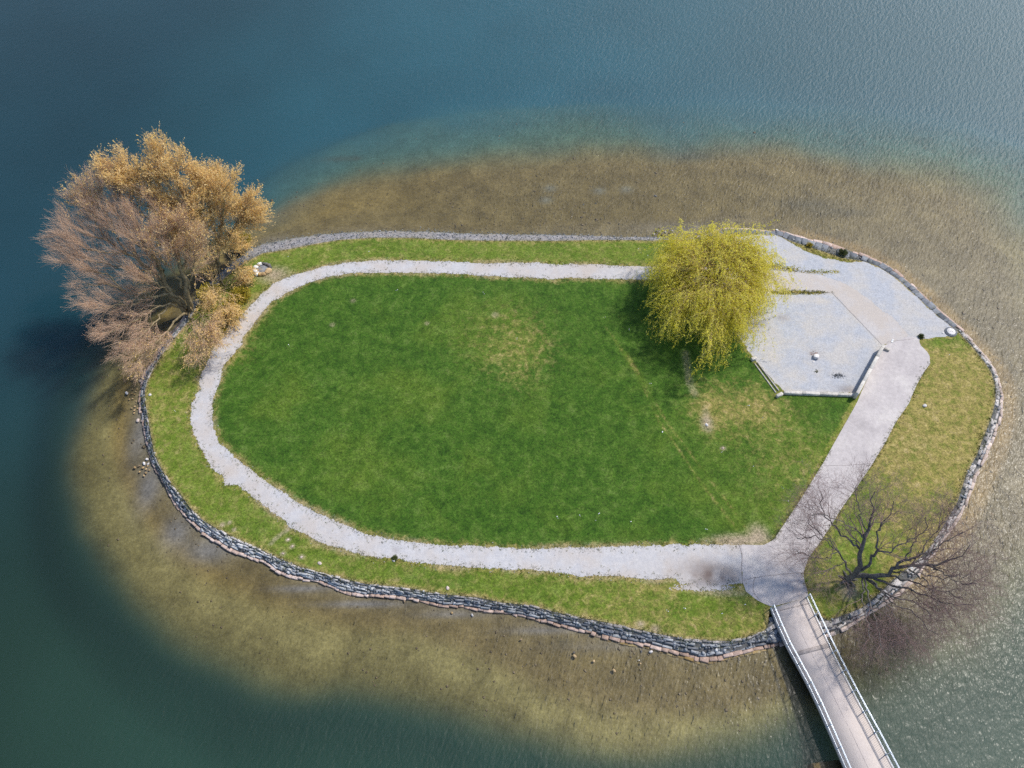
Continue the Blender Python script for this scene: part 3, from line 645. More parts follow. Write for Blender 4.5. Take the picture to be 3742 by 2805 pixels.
# stones lying on the lake bed all over the shallows
nc = 9000; cx_ = rng.uniform(-62, 68, nc); cy_ = rng.uniform(12, 110, nc); d1 = sdf(cx_, cy_, shore); d2 = sdf(cx_, cy_, shelf)
ok = (d1 > .3) & (d2 < -2) & (rng.random(nc) < np.exp(-d1/7)*1.1) & (fbm(cx_, cy_, 4, 101) > .42); cx_, cy_, d1, d2 = cx_[ok], cy_[ok], d1[ok], d2[ok]
tq = d1/(d1-d2); P = np.stack([cx_, cy_, -.10-1.1*tq**1.3+.01], 1)
v, f_, t_ = lumps(P, rng.uniform(.06, .17, len(P))*np.where(rng.random(len(P)) < .05, 1.9, 1), .35, 21); tag(mk('bed_stones', v, f_, M['brownrock'], None, False, {'tint': t_}), 'brown stones strewn over the lake bed in the shallows', 'stones', kind='stuff')
# coarse gravel along ragged path margins
pp = np.vstack([W(path_out, ZL), W(path_in, ZL)]); pl = []
for line in (W(path_out[9:], ZL), W(path_in[:40], ZL)):
    s_ = smoothline(line, 900); pl.append(s_[rng.integers(0, 900, 700)]+np.c_[rng.normal(0, .25, (700, 2)), np.zeros(700)])
P = np.concatenate(pl); P[:, 2] = ZL+.02
v, f_, t_ = lumps(P, rng.uniform(.025, .07, len(P)), .5, 8); tag(mk('gravel', v, f_, M['paleslab'], None, False, {'tint': t_}), 'loose pale gravel scattered on the path margins', 'gravel', kind='stuff')
# grass tufts
def tufts(C, hgt, n_b=5, spread=.08, seed=5):
    r_ = np.random.default_rng(seed); n_ = len(C); Cb = np.repeat(C, n_b, 0)+np.c_[r_.normal(0, spread, (n_*n_b, 2)), np.zeros(n_*n_b)]
    a = r_.random(len(Cb))*6.28; w_ = .02+.02*r_.random(len(Cb)); h = np.repeat(hgt, n_b)*(.6+.8*r_.random(len(Cb)))
    d = np.stack([np.cos(a), np.sin(a), 0*a], 1); ln = np.stack([-np.sin(a), np.cos(a), 0*a], 1)*(.6*h*r_.random(len(Cb)))[:, None]
    V = np.stack([Cb-d*w_[:, None], Cb+d*w_[:, None], Cb+ln+np.c_[0*a, 0*a, h]], 1)
    return V.reshape(-1, 3), np.arange(len(Cb)*3).reshape(-1, 3), np.repeat(np.repeat(r_.random(n_), n_b), 3)
TC = []
for line, n_, sp in ((W(path_out[9:], ZL), 1500, .35), (W(path_in[:44], ZL), 1300, .35), (I_sw, 1500, .22), (I_e, 900, .3), (I_n, 700, .15), (W(conc[5:10], ZL), 200, .15), (W(conc[19:34], ZL), 400, .2)):
    s_ = smoothline(line, 800); TC.append(s_[rng.integers(0, 800, n_)]+np.c_[rng.normal(0, sp, (n_, 2)), np.zeros(n_)])
for pol, n_ in ((strip1, 260), (strip2, 260), (strip3, 260)):
    lo, hi = pol.min(0), pol.max(0); c_ = lo+(hi-lo)*rng.random((n_*4, 3)); c_[:, 2] = ZL; TC.append(c_[inside(c_[:, 0], c_[:, 1], pol)][:n_])
TC = np.concatenate(TC); TC[:, 2] = ZL
v, f_, t_ = tufts(TC, rng.uniform(.06, .16, len(TC))); tag(mk('grass_tufts', v, f_, M['tuft'], None, False, {'tint': t_}), 'straggly grass tufts along the path edges and wall tops', 'grass tufts', kind='stuff')
# daisies in the lawn
ps = [(1050,935),(1347,919),(1450,1060),(1768,1070),(1054,1260),(1889,1236),(2208,1160),(2122,1882),(2188,1874),(2178,1902),(2305,1905),(2580,1936),(2039,1890),(2752,1700),(2787,1528),(2420,1580),(2640,1650),(2735,1480),(2360,910),(2330,906),(2340,920),(2368,934),(2376,1400),(2296,1204),(2900,1900),(2880,1830),(2860,1780),(3467,1299),(640,1500),(2640,2240),(2500,2220),(2720,2210),(3095,1380),(2440,2230)]
C = W([(u+random.uniform(-4, 4), v_+random.uniform(-4, 4)) for u, v_ in ps for _ in range(2)], ZL+.03)
v, f_, t_ = lumps(C, rng.uniform(.03, .08, len(C)), .5, 12); tag(mk('daisies', v, f_, M['paper'], None, False, {'tint': t_}), 'tiny white flowers dotted over the lawn', 'flowers', kind='stuff')

# ------------------------------------------------------------------ single stones
def icos(sub_=2):
    import bmesh
    bm = bmesh.new(); bmesh.ops.create_icosphere(bm, subdivisions=sub_, radius=1)
    v = np.array([x.co for x in bm.verts]); f = np.array([[q.index for q in a.verts] for a in bm.faces]); bm.free(); return v, f
ICV, ICF = icos(2)
def rock(u, v_, wpx, mat, label, cat='stone', grp=None, z=-.05, asp=.75, hh=.55, name='rock', boxy=0.0, rot=None):
    c = np.array(gp(u, v_, z)); s = 1/ (F_*ct*(1+(v_-H_/2)/F_*math.tan(TILT))/ALT)
    r_ = wpx*s/2; rg = np.random.default_rng(int(u*7+v_))
    d = ICV.copy()
    for k in range(5):
        n_ = nrm(rg.normal(size=3)); cut = rg.uniform(.55, .85); p = d@n_; d = d-np.outer(np.maximum(p-cut, 0), n_)
    if boxy: d = np.sign(d)*np.abs(d)**(1-boxy)
    a = rg.random()*6.28 if rot is None else rot
    d = d*np.array([r_, r_*asp, r_*hh])+rg.normal(0, r_*.03, d.shape)
    d = np.stack([d[:, 0]*math.cos(a)-d[:, 1]*math.sin(a), d[:, 0]*math.sin(a)+d[:, 1]*math.cos(a), d[:, 2]+r_*hh*.45], 1)
    me_o = mk(name, d, ICF, M[mat], None, False, {'tint': np.full(len(d), rg.random())}); me_o.location = c
    return tag(me_o, label, cat, grp)
G1 = 'stones in the shallows off the left wall'
for u, v_, s_, mt, lb in [(464,1437,16,'white','white angular stone lying farthest from the left wall'),
    (514,1391,15,'pinkpale','pale pink stone against the left wall below the big bare tree'),
    (527,1381,13,'darkrock','dark stone tucked behind the pale pink stone at the left wall'),
    (505,1537,18,'pinkpale','round pinkish stone alone beside the left wall'),
    (538,1678,14,'white','topmost white stone of the pile at the left wall corner'),
    (527,1694,15,'white','largest white stone on the left of the corner pile'),
    (542,1695,13,'white','white stone touching the wall in the corner pile'),
    (493,1708,13,'tan','tan stone lying apart at the outer side of the corner pile'),
    (508,1702,9,'brownrock','narrow olive stone between the lone tan one and the corner pile'),
    (496,1375,11,'tan','single tan stone in the water under the big bare tree')]:
    rock(u, v_, s_, mt, lb, grp=G1, z=-.05)
for u, v_, s_ in [(485,1422,8),(501,1422,8),(496,1430,7),(482,1438,8),(493,1441,7),(485,1457,8),(473,1459,8),(497,1466,7),(493,1486,9),(481,1491,8),(503,1492,9),(492,1499,10),(490,1510,9)]:
    rock(u, v_, s_, 'tan', 'small tan stone in the loose scatter beside the left wall', grp='small tan stones scattered off the left wall', z=-.06)
for u, v_, s_ in [(523,1709,13),(534,1714,11),(546,1718,10),(533,1728,11),(526,1738,10),(510,1724,10),(540,1703,9)]:
    rock(u, v_, s_, 'tan', 'tan stone in the lower half of the corner pile', grp='tan stones of the corner pile', z=-.06)
G2 = 'stones in the shallows off the lower wall'
for u, v_, s_, mt, lb, as_ in [(1478,2196,16,'brownrock','long brown stone leaning at the foot of the lower wall',.5),
    (1651,2240,12,'tan','round tan stone on grey gravel off the lower wall',.9),
    (1726,2247,14,'white','upright white stone on grey gravel off the lower wall',.6),
    (1904,2337,10,'brownrock','small brown stone alone among the ripples',.8),
    (2097,2384,9,'darkrock','small grey stone directly above a square tan one',.9),
    (2100,2398,17,'tan','square tan stone directly below a small grey one',.8),
    (2170,2415,11,'tan','round yellow stone between the square and the tall tan ones',.95),
    (2243,2450,18,'tan','tall tan stone farthest out among the ripples',.6),
    (2344,2379,10,'darkrock','small dark stone left of the pale slab',.7),
    (2378,2381,18,'white','pale bluish slab lying off the lower wall',.65),
    (2340,2424,9,'tan','small tan stone below the pale slab',.8),
    (2335,2412,6,'white','tiny white stone above a small tan one',.8)]:
    rock(u, v_, s_, mt, lb, grp=G2, z=-.05, asp=as_)
for u, v_, s_, mt, lb in [(549,1442,15,'white','white stone on the grass behind the left wall'),
    (1169,2058,18,'pinkpale','large pale pink stone on the grass above the lower wall'),
    (1636,2148,18,'pinkpale','round pinkish stone on the grass where the lower wall widens'),
    (1439,2048,14,'white','grey white stone at the outer edge of the pale path'),
    (3378,1483,20,'white','flat pale stone lying in the dry grass beside the walkway'),
    (2583,1552,15,'white','round white stone on a bare patch below the yellow willow'),
    (2642,1637,10,'pinkpale','small pinkish stone in the lawn below the round white one'),
    (3445,1216,11,'white','small pale stone next to the round concrete cover'),
    (2972,1321,12,'white','small stone lying below the square concrete block'),
    (2839,841,13,'white','white stone standing up on the sandstone lip above the gravel yard')]:
    rock(u, v_, s_, mt, lb, z=ZL-.02 if v_ != 841 else .2, hh=.4, grp=None)
for u, v_, s_ in [(1053,1971,10),(1068,1996,11),(1034,2022,11),(1102,2034,12)]:
    rock(u, v_, s_, 'pinkpale', 'small pink stone in the loose group on the lower left grass', grp='small pink stones on the grass', z=ZL-.03, hh=.3)
G3 = 'stone heap at the upper shore by the willow'
for i, (u, v_, s_) in enumerate([(2390,856,11),(2399,846,12),(2404,858,10),(2412,850,12),(2420,843,9),(2421,858,13),(2432,848,10),(2440,840,9),(2446,852,11),(2455,844,10),(2462,856,9),(2410,832,8),(2448,861,9),(2432,861,8)]):
    rock(u, v_, s_, ('paleslab', 'darkrock', 'brownrock')[i % 3], ('pale stone', 'dark stone', 'brown stone')[i % 3]+' in the heap on the upper shore by the willow', grp=G3, z=.02)
for u, v_, s_, lb in [(2133,749,13,'dark sunken stone leftmost of the three off the upper shore'),(2176,744,12,'dark sunken stone in the middle of the three off the upper shore'),(2395,717,15,'dark sunken stone rightmost of the three off the upper shore')]:
    rock(u, v_, s_, 'darkrock', lb, grp='dark sunken stones off the upper shore', z=-.4)
rock(3610, 1878, 46, 'brownrock', 'broad flat rock under water right of the bare tree', z=-.42, hh=.2)
rock(3690, 1745, 26, 'brownrock', 'smaller flat rock under water near the right edge', z=-.42, hh=.2)
rock(3180, 2180, 26, 'pinkpale', 'pinkish boulder on the bank below the bare tree', z=.5, hh=.5)
rock(3130, 2205, 18, 'white', 'small pale boulder on the bank below the bare tree', z=.55, hh=.5)

# fire ring by the big tree
fc = gp(960, 985, ZL); e = empty('fire_ring', fc); tag(e, 'ring of white and orange stones round an old fire beside the path', 'fire ring'); e['_w'] = tuple(fc)
for nm, mat, a0, a1, r_, sz in (('white_stone', 'paper', 120, 235, 1.05, .42), ('orange_stone', 'tan', 260, 350, .95, .46), ('grey_stone', 'darkrock', 20, 95, 1.0, .34)):
    n_ = 4
    for i in range(n_):
        a = R(a0+(a1-a0)*i/(n_-1)); d = ICV*np.array([sz, sz*.8, sz*.6])*(.85+.3*random.random())
        for k in range(4):
            q_ = nrm(rng.normal(size=3)); p = d@q_; d = d-np.outer(np.maximum(p-sz*.6, 0), q_)
        mk(nm, d+np.array(fc)+np.array([math.cos(a)*r_, math.sin(a)*r_, .12]), ICF, M[mat], e, False, {'tint': np.full(len(d), random.random())})
mb = MB(); mb.disc(fc, .8, ZL+.01, ZL+.06, 20, .03, .3); mb.build('ash_bed', M['ash'], e)
mb = MB(); mb.disc((fc[0]+.9, fc[1]-.3), .42, ZL+.02, ZL+.38, 10, .1, .8); mb.build('log_seat', M['tan'], e)

# round concrete cover
lc = gp(3474, 1213, ZL); e = empty('well_cover', lc); e['_w'] = tuple(lc)
tag(e, 'round white concrete cover on the gravel next to the wall end', 'well cover')
mb = MB(); mb.disc(lc, .76, ZL-.1, ZL+.10, 36, .02, .2); mb.build('ring', M['slate'], e)
mb = MB(); mb.disc(lc, .54, ZL+.05, ZL+.19, 36, .03, .8); mb.build('lid', M['white'], e)
mb = MB(); mb.box((lc[0]-.12, lc[1]), (1, .2), (-.2, 1), .08, .02, ZL+.2, ZL+.215, .2); mb.box((lc[0]+.1, lc[1]+.03), (1, -.2), (.2, 1), .08, .02, ZL+.2, ZL+.215, .2); mb.build('handle', M['ash'], e)
# square block in the court with its litter
bc = gp(2980, 1306, ZL); mb = MB(); mb.box(bc, (.93, -.36), (.36, .93), .30, .27, ZL-.05, ZL+.42, .8, .03)
tag(mb.build('concrete_block', M['white']), 'square concrete block standing in the middle of the gravel court', 'concrete block')
mb = MB()
for i in range(24):
    c = gp(2976+random.gauss(0, 7), 1290+random.gauss(0, 5), ZL); mb.box(c, (1, 0), (0, 1), random.uniform(.02, .07), random.uniform(.02, .05), ZL+.008, ZL+.03, None)
tag(mb.build('leaf_litter', M['rust']), 'reddish dead leaves behind the concrete block', 'leaf litter', kind='stuff')
mb = MB()
for i in range(90):
    c = gp(3062+random.gauss(0, 12), 1372+random.gauss(0, 4.5), ZL); mb.box(c, (1, .2), (-.2, 1), random.uniform(.03, .12), random.uniform(.02, .05), ZL+.008, ZL+.03, None)
tag(mb.build('ash_patch', M['ash']), 'dark ash patch on the gravel court below the block', 'ash patch', kind='stuff')
mb = MB(); c = gp(3260, 1247, ZL); mb.box(c, (.5, .86), (-.86, .5), .19, .11, ZL+.02, ZL+.07, .8, .01); mb.box((c[0]+.1, c[1]+.18), (.8, -.3), (.3, .8), .11, .09, ZL+.02, ZL+.12, .8, .01)
tag(mb.build('paper_scrap', M['paper']), 'crumpled white paper on the path near the court wall end', 'litter')

# edging walls of the court
def beam(mb, a, b, wd, z0, z1, tint=None, n=1):
    a = np.array(a[:2]); b = np.array(b[:2]); t = nrm(b-a); L_ = np.linalg.norm(b-a); m_ = max(1, round(L_/2.4))
    for i in range(m_):
        s0, s1 = L_*i/m_, L_*(i+1)/m_; mb.box(a+t*(s0+s1)/2, t, (-t[1], t[0]), (s1-s0)/2-.006, wd/2, z0, z1+random.uniform(-.004, .004), tint, .02)
def lowwall(label, segs, mat, cat='low wall', wd=.36, h=.62):
    mb = MB()
    for a, b in segs: beam(mb, gp(*a, ZL+h), gp(*b, ZL+h), wd, ZL-.3, ZL+h)
    return tag(mb.build('low_wall', M[mat]), label, cat, 'low walls round the gravel court')
lowwall('pale low wall casting a shadow between the gravel court and the walkway', [((3231,1258),(3134,1436))], 'timber', h=1.25, wd=.38)
lowwall('pale low wall straight along the lower side of the gravel court', [((3128,1440),(2866,1431))], 'timber', h=.4, wd=.36)
lowwall('short pale stub at the lower left corner of the gravel court', [((2860,1434),(2840,1445))], 'timber', h=.4, wd=.36)
lowwall('short pale stub at the upper end of the walkway wall', [((3234,1270),(3252,1277))], 'timber', h=.3, wd=.30)
lowwall('squat pale post at the left corner of the gravel court', [((2748,1310),(2764,1303))], 'timber', h=.4, wd=.4)
mb = MB(); beam(mb, gp(2768, 1322, ZL+.15), gp(2846, 1425, ZL+.15), .12, ZL-.2, ZL+.15); tag(mb.build('timber_edging', M['timber']), 'thin inner timber board along the lower left side of the court', 'edging board')
mb = MB(); beam(mb, gp(2758, 1326, ZL+.12), gp(2836, 1433, ZL+.12), .12, ZL-.2, ZL+.12); tag(mb.build('timber_edging', M['timber']), 'thin outer timber board against the grass at the lower left side of the court', 'edging board')
mb = MB(); beam(mb, gp(2694, 1213, ZL+.15), gp(2798, 1046, ZL+.15), .26, ZL-.2, ZL+.15); tag(mb.build('timber_edging', M['timber']), 'weathered board under the willow along the upper left side of the court', 'edging board')
mb = MB(); beam(mb, gp(3000, 1068, ZL+.03), gp(3040, 1069, ZL+.03), .06, ZL-.2, ZL+.03, 0); beam(mb, gp(3041, 1069, ZL+.03), gp(3222, 1258, ZL+.03), .06, ZL-.2, ZL+.03, 0)
tag(mb.build('flush_edging', M['joint']), 'thin dark edging flush with the gravel on the upper right side of the court', 'edging board')

# ------------------------------------------------------------------ footbridge
dl_px = [(2815,2223),(2870,2351),(2964,2529),(3083,2797)]; dr_px = [(2950,2182),(3017,2325),(3080,2453),(3153,2593),(3262,2797)]
def zd(v): return .92+.5*min(1, max(0, (v-2200)/560))
DL = np.array([gp(u, v, zd(v)) for u, v in dl_px]); DR = np.array([gp(u, v, zd(v)) for u, v in dr_px])
def ext(P, d=26):
    t = nrm(P[-1]-P[-2]); t[2] = 0; return np.vstack([P, P[-1]+t*d])
DL = smoothline(ext(DL), 60); DR = smoothline(ext(DR), 60)
bo = DL[0]*.5+DR[0]*.5; e = empty('footbridge', bo); e['_w'] = tuple(bo)
tag(e, 'concrete footbridge with galvanised railings running to the lower right', 'footbridge')
n_ = 60; V = np.concatenate([DL, DR, DR-[0, 0, .35], DL-[0, 0, .35]]); 
q = [(r*n_+i, ((r+1) % 4)*n_+i, ((r+1) % 4)*n_+i+1, r*n_+i+1) for r in range(4) for i in range(n_-1)]
dk = mk('deck', V, np.array(q+[(0, n_, 2*n_, 3*n_)]), M['deck'], e, False, {'sand': 0*V[:, 0]+.2, 'dirt': 0*V[:, 0]}); dk['_w'] = tuple(bo)
mb = MB()
def across(mb, f, wd, z, tint):
    i = f*(n_-1); i0 = int(i); a = DL[i0]+(DL[i0+1]-DL[i0])*(i-i0)
    d_, bx, by = seg_near(np.array([a[0]]), np.array([a[1]]), DR[:, :2], False); b = np.array([bx[0], by[0]]); t = nrm(b-a[:2]); c = (a[:2]+b)/2
    mb.box(c, t, (-t[1], t[0]), np.linalg.norm(b-a[:2])/2-.02, wd/2, a[2]-.05, a[2]+z, tint)
for f_, w__, z__, t__ in ((.010, .10, .008, .6), (.118, .42, .006, .9)):
    mb = MB(); across(mb, f_, w__, z__, t__); mb.build('expansion_joint', M['joint'], dk)
mb = MB()
for off in (0.30, .36, .42, .50):
    C_ = DL*(1-off-.0)+DR*off
cl_ = (DL*.52+DR*.48)+[0, 0, .005]; Tn = nrm(np.gradient(cl_, axis=0)); s_ = np.stack([-Tn[:, 1], Tn[:, 0], 0*Tn[:, 0]], 1)*.025
V = np.concatenate([cl_[4:]-s_[4:], cl_[4:]+s_[4:]]); m_ = n_-4
mk('seam', V, np.array([(i, i+1, m_+i+1, m_+i) for i in range(m_-1)]), M['joint'], dk, False, {'tint': np.full(len(V), 1.0)})
for P, sg in ((DL, 1), (DR, -1)):
    inn = nrm((DR-DL))*sg*.10
    mb = MB(); Q = P+inn*3-[0, 0, .62]
    T_ = nrm(np.gradient(Q, axis=0)); sd_ = np.stack([-T_[:, 1], T_[:, 0], 0*T_[:, 0]], 1)*.12
    V = np.concatenate([Q-sd_+[0, 0, .26], Q+sd_+[0, 0, .26], Q+sd_-[0, 0, .22], Q-sd_-[0, 0, .22]])
    q = [(r*n_+i, ((r+1) % 4)*n_+i, ((r+1) % 4)*n_+i+1, r*n_+i+1) for r in range(4) for i in range(n_-1)]
    mk('girder', V, np.array(q), M['girder'], e, False, {'tint': 0*V[:, 0]})
def railing(P, side):
    rl = empty('railing', (0, 0, 0)); rl.parent = e; rl['_w'] = tuple(bo)
    L_ = llen(P); m_ = int(L_/1.9); Q = smoothline(P, m_+1); inn = side*.07
    T_ = nrm(np.gradient(Q, axis=0)); nn = np.stack([-T_[:, 1], T_[:, 0], 0*T_[:, 0]], 1)*inn; Q = Q+nn; HT = 1.18
    mb = MB(); mb.tube(Q+[0, 0, HT], .042, 8, .5); mb.build('top_rail', M['steel'], rl, True)
    mb = MB(); mb.tube(Q+[0, 0, HT-.16], .028, 6, .5); mb.build('mid_rail', M['steel'], rl, True)
    mb = MB(); mb.tube(Q+[0, 0, .12], .035, 6, .5); mb.build('bottom_rail', M['steel'], rl, True)
    for i in range(m_+1):
        mb = MB(); t = T_[i]; mb.box(Q[i], t, (-t[1], t[0]), .04, .04, Q[i][2]-.25, Q[i][2]+HT-.03, .5); mb.box(Q[i], t, (-t[1], t[0]), .09, .07, Q[i][2]-.0, Q[i][2]+.03, .5); mb.build('post', M['steel'], rl)
    for i in range(m_):
        mb = MB(); a, b = Q[i], Q[i+1]; nb_ = 12
        for k in range(1, nb_):
            p = a+(b-a)*k/nb_; mb.tube([p+[0, 0, .12], p+[0, 0, HT-.16]], .011, 4, .5)
        mb.build('baluster_panel', M['steel'], rl)
railing(DL, 1); railing(DR, -1)
# pier with its footing, and the abutment
pc = gp(3120, 2830, 0); t = nrm((DR[40]-DL[40])[:2]); pr = MB(); pr.box((pc[0], pc[1]), t, (-t[1], t[0]), 2.2, .45, -3.0, .55, .4, .05); pr.build('pier', M['timber'], e)
pr = MB(); pr.box((pc[0]-.1, pc[1]+.3), t, (-t[1], t[0]), 3.3, 1.1, -3.2, -.35, .2, .05); pr.build('pier_footing', M['wetstone'], e)
pr = MB(); a0 = (DL[2]+DR[2])/2; t = nrm((DR[2]-DL[2])[:2]); pr.box(a0, t, (-t[1], t[0]), 1.95, 1.6, -.6, a0[2]-.36, .4); pr.build('abutment', M['core'], e)
# rough stones beside the abutment
mb = MB()
for i in range(60):
    u = random.uniform(2812, 2866); v_ = random.uniform(2245, 2345)
    if (u-2812)/54 > (v_-2225)/110+.05: continue
    c = gp(u, v_, .35); d = ICV*np.array([.3, .25, .2])*random.uniform(.5, 1.3)
    for k in range(4):
        q_ = nrm(rng.normal(size=3)); d = d-np.outer(np.maximum(d@q_-.14, 0), q_)
    mb.add(d+np.array(c)+[0, 0, random.uniform(-.15, .1)], ICF, random.random()*.7)
tag(mb.build('riprap', M['slate']), 'shaded rubble stones tucked beside the bridge abutment', 'rubble', kind='stuff')

# ------------------------------------------------------------------ trees
def interp_poly(P, s):
    """P (n,K,3), s (n,) in 0..1 -> position, tangent, index weight"""
    K = P.shape[1]; f = s*(K-1); i = np.minimum(f.astype(int), K-2); w_ = (f-i)[:, None]; r_ = np.arange(len(P))
    a, b = P[r_, i], P[r_, i+1]; return a*(1-w_)+b*w_, nrm(b-a), i, w_[:, 0]
def spawn(P, Rr, m, L, K, s0=.25, spread=.75, up=.15, outc=None, outw=.3, droop=0.0, wig=.18, rr=.6, tip=.004, taperL=.45, seed=1):
    g = np.random.default_rng(seed); n = len(P)
    idx = np.repeat(np.arange(n), m); s = s0+(1-s0)*((np.tile(np.arange(m), n)+g.random(n*m))/m); s = np.clip(s, 0, .999)
    pos, tan, i, w_ = interp_poly(P[idx], s)
    rad = Rr[idx, i]*(1-w_)+Rr[idx, i+1]*w_
    rnd = g.normal(size=(n*m, 3)); perp = nrm(rnd-(rnd*tan).sum(-1, keepdims=True)*tan)
    d = tan*(1-spread)+perp*spread+np.array([0, 0, up])
    if outc is not None: d = d+nrm(pos-outc)*outw
    d = nrm(d)
    ln = L*(1-taperL*s)*(.55+.9*g.random(n*m)); step = ln/(K-1)
    out = [pos]; cur = pos; dd = d
    for k in range(K-1):
        dd = nrm(dd+g.normal(0, wig, dd.shape)+np.array([0, 0, -droop*(k+1)/K]))
        cur = cur+dd*step[:, None]; out.append(cur)
    Q = np.stack(out, 1); r0 = np.minimum(rad*rr, ln*.03+.003)
    RR = r0[:, None]*np.linspace(1, .25, K)[None]; RR = np.maximum(RR, tip)
    Q[..., 2] = np.maximum(Q[..., 2], .15)
    return Q, RR
def limb_set(limbs, K=16, jit=.12):
    P, Rr = [], []
    for pts, r0, r1 in limbs:
        w_ = np.array([gp(u, v, z) for u, v, z in pts]); Q = smoothline(w_, K); Q[1:-1] += rng.normal(0, jit, (K-2, 3)); P.append(Q); Rr.append(np.linspace(r0**.8, r1**.8, K)**1.25)
    return np.array(P), np.array(Rr)
def leaves(P, per, size, s0=.1, seed=1, long=1.0, flat=.35):
    g = np.random.default_rng(seed); n = len(P); idx = np.repeat(np.arange(n), per); s = s0+(1-s0)*g.random(n*per)
    pos, tan, _, _ = interp_poly(P[idx], np.clip(s, 0, .999)); pos = pos+g.normal(0, .03, pos.shape)
    a = nrm(tan+g.normal(0, .6, tan.shape)); b = nrm(np.cross(a, g.normal(size=a.shape)*.6+np.array([.35, .2, .9]))); sz = size*(.6+.8*g.random(n*per))[:, None]
    V = np.stack([pos, pos+a*sz*.5*long+b*sz*flat, pos+a*sz*long, pos+a*sz*.5*long-b*sz*flat], 1)
    base = np.clip(np.repeat(g.random(n), per)*.7+.3*g.random(n*per), 0, 1)
    return V.reshape(-1, 3), np.arange(len(pos)*4).reshape(-1, 4), np.repeat(base, 4)
def join(name, sets, mat, parent, smooth=False):
    v, f, t, n = [], [], [], 0
    for V, Fq, T_ in sets: v.append(V); f.append(Fq+n); n += len(V); t.append(T_)
    return mk(name, np.concatenate(v), [np.concatenate(f)], mat, parent, smooth, {'tint': np.concatenate(t)})
def TB(P, Rr, sides):
    V, f = tubes(P, Rr, sides); return V, f, np.repeat(rng.random(len(P)), P.shape[1]*sides)
def cc(pts, o=(2750,1650), s=2.211): return [(o[0]+a/s, o[1]+b/s, z) for a, b, z in pts]

# bare tree by the bridge: its limbs traced from the photograph with heights
L_ = [
 (cc([(770,1035,.6),(800,1010,1.6),(850,965,3.0),(875,900,4.3),(868,790,6.0),(900,700,7.3),(925,635,8.4),(950,580,9.3),(985,470,10.6),(975,400,11.4),(990,320,12.2)]), .50, .05),
 (cc([(868,790,6),(830,770,6.4),(760,705,7),(700,640,7.7),(620,560,8.6),(560,470,9.4),(550,400,10),(556,340,10.6)]), .16, .03),
 (cc([(900,700,7.3),(850,655,8),(780,610,8.6),(690,560,9.2),(600,510,9.8),(480,515,10.2)]), .10, .02),
 (cc([(925,635,8.4),(880,560,9.3),(860,480,10),(850,380,10.8),(830,280,11.4)]), .10, .02),
 (cc([(850,965,3),(930,925,4.2),(975,850,5.5),(1020,790,6.5),(1100,800,7),(1200,750,7.8),(1320,700,8.6)]), .26, .03),
 (cc([(975,850,5.5),(1000,760,6.6),(1010,650,7.8),(1060,560,8.8),(1120,500,9.6),(1140,400,10.6)]), .18, .03),
 (cc([(820,1000,1.9),(900,1000,2.4),(990,990,3),(1080,968,3.8),(1200,930,4.8),(1400,918,6),(1580,885,7.2),(1680,820,8.2),(1760,750,9)]), .42, .04),
 (cc([(1160,938,4.6),(1240,870,5.6),(1370,830,6.6),(1500,760,7.6),(1600,700,8.4),(1700,650,9)]), .22, .03),
 (cc([(1240,870,5.6),(1290,770,6.8),(1330,700,7.6),(1390,620,8.6),(1400,530,9.6)]), .12, .02),
 (cc([(1370,830,6.6),(1400,740,7.5),(1480,650,8.4),(1560,560,9.2)]), .10, .02),
 (cc([(1400,918,6),(1500,960,6.4),(1600,1020,6.7),(1700,1060,7),(1820,1070,7.4)]), .14, .02),
 (cc([(900,1010,2.3),(1050,1050,3.0),(1200,1090,3.8),(1330,1150,4.5),(1500,1200,5.2),(1600,1240,5.6),(1790,1240,6.2)]), .22, .03),
 (cc([(960,1000,2.7),(1150,1010,3.8),(1300,1050,4.7),(1430,1090,5.4),(1560,1140,6),(1700,1180,6.6)]), .20, .03),
 (cc([(1260,950,5),(1390,1040,5.4),(1450,1100,5.7),(1490,1200,6),(1500,1290,6.4)]), .12, .02),
 (cc([(900,1010,2.2),(1000,1090,3),(1120,1160,3.8),(1250,1200,4.5),(1370,1260,5.1),(1450,1360,5.6)]), .20, .03),
 (cc([(940,1040,2.6),(1030,1100,3.4),(1060,1200,4.2),(1130,1280,4.8),(1150,1380,5.3)]), .13, .02),
 (cc([(1000,1090,3),(1150,1230,4),(1300,1300,4.8),(1380,1400,5.3),(1500,1480,5.8)]), .13, .02),
 (cc([(890,1015,2.1),(890,1100,3),(900,1200,3.8),(910,1300,4.4),(935,1420,5),(950,1510,5.5)]), .14, .02),
 (cc([(905,1030,2.3),(945,1180,3.6),(970,1300,4.5),(1010,1450,5.3),(1050,1600,6)]), .15, .02),
 (cc([(1060,1200,4.2),(1100,1330,4.8),(1200,1440,5.3),(1260,1540,5.8)]), .09, .02),
 (cc([(800,1000,1.7),(745,890,3.6),(660,760,5.6),(600,680,6.6),(540,640,7.2),(450,580,7.8)]), .17, .02),
 (cc([(745,890,3.6),(690,920,4),(640,950,4.4),(560,990,4.8)]), .07, .015),
 (cc([(700,820,4.6),(640,830,5),(560,870,5.4),(460,840,6),(360,800,6.6)]), .08, .015),
 (cc([(690,800,4.9),(560,700,6),(470,690,6.8),(360,700,7.2)]), .08, .015),
 (cc([(1120,970,4),(1250,980,5),(1420,1000,6),(1560,1010,6.6),(1750,990,7.3)]), .12, .02),
]
P0, R0 = limb_set(L_); R0 = np.maximum(R0*.72, .045); oc = np.array(gp(3180, 2090, 4.5))
P1, R1 = spawn(P0, R0, 13, 4.0, 7, .40, .60, .10, oc, .35, 0, .20, .5, .007, .4, 11)
P2, R2 = spawn(P1, R1, 7, 2.3, 5, .25, .62, .05, oc, .3, 0, .25, .6, .006, .4, 12)
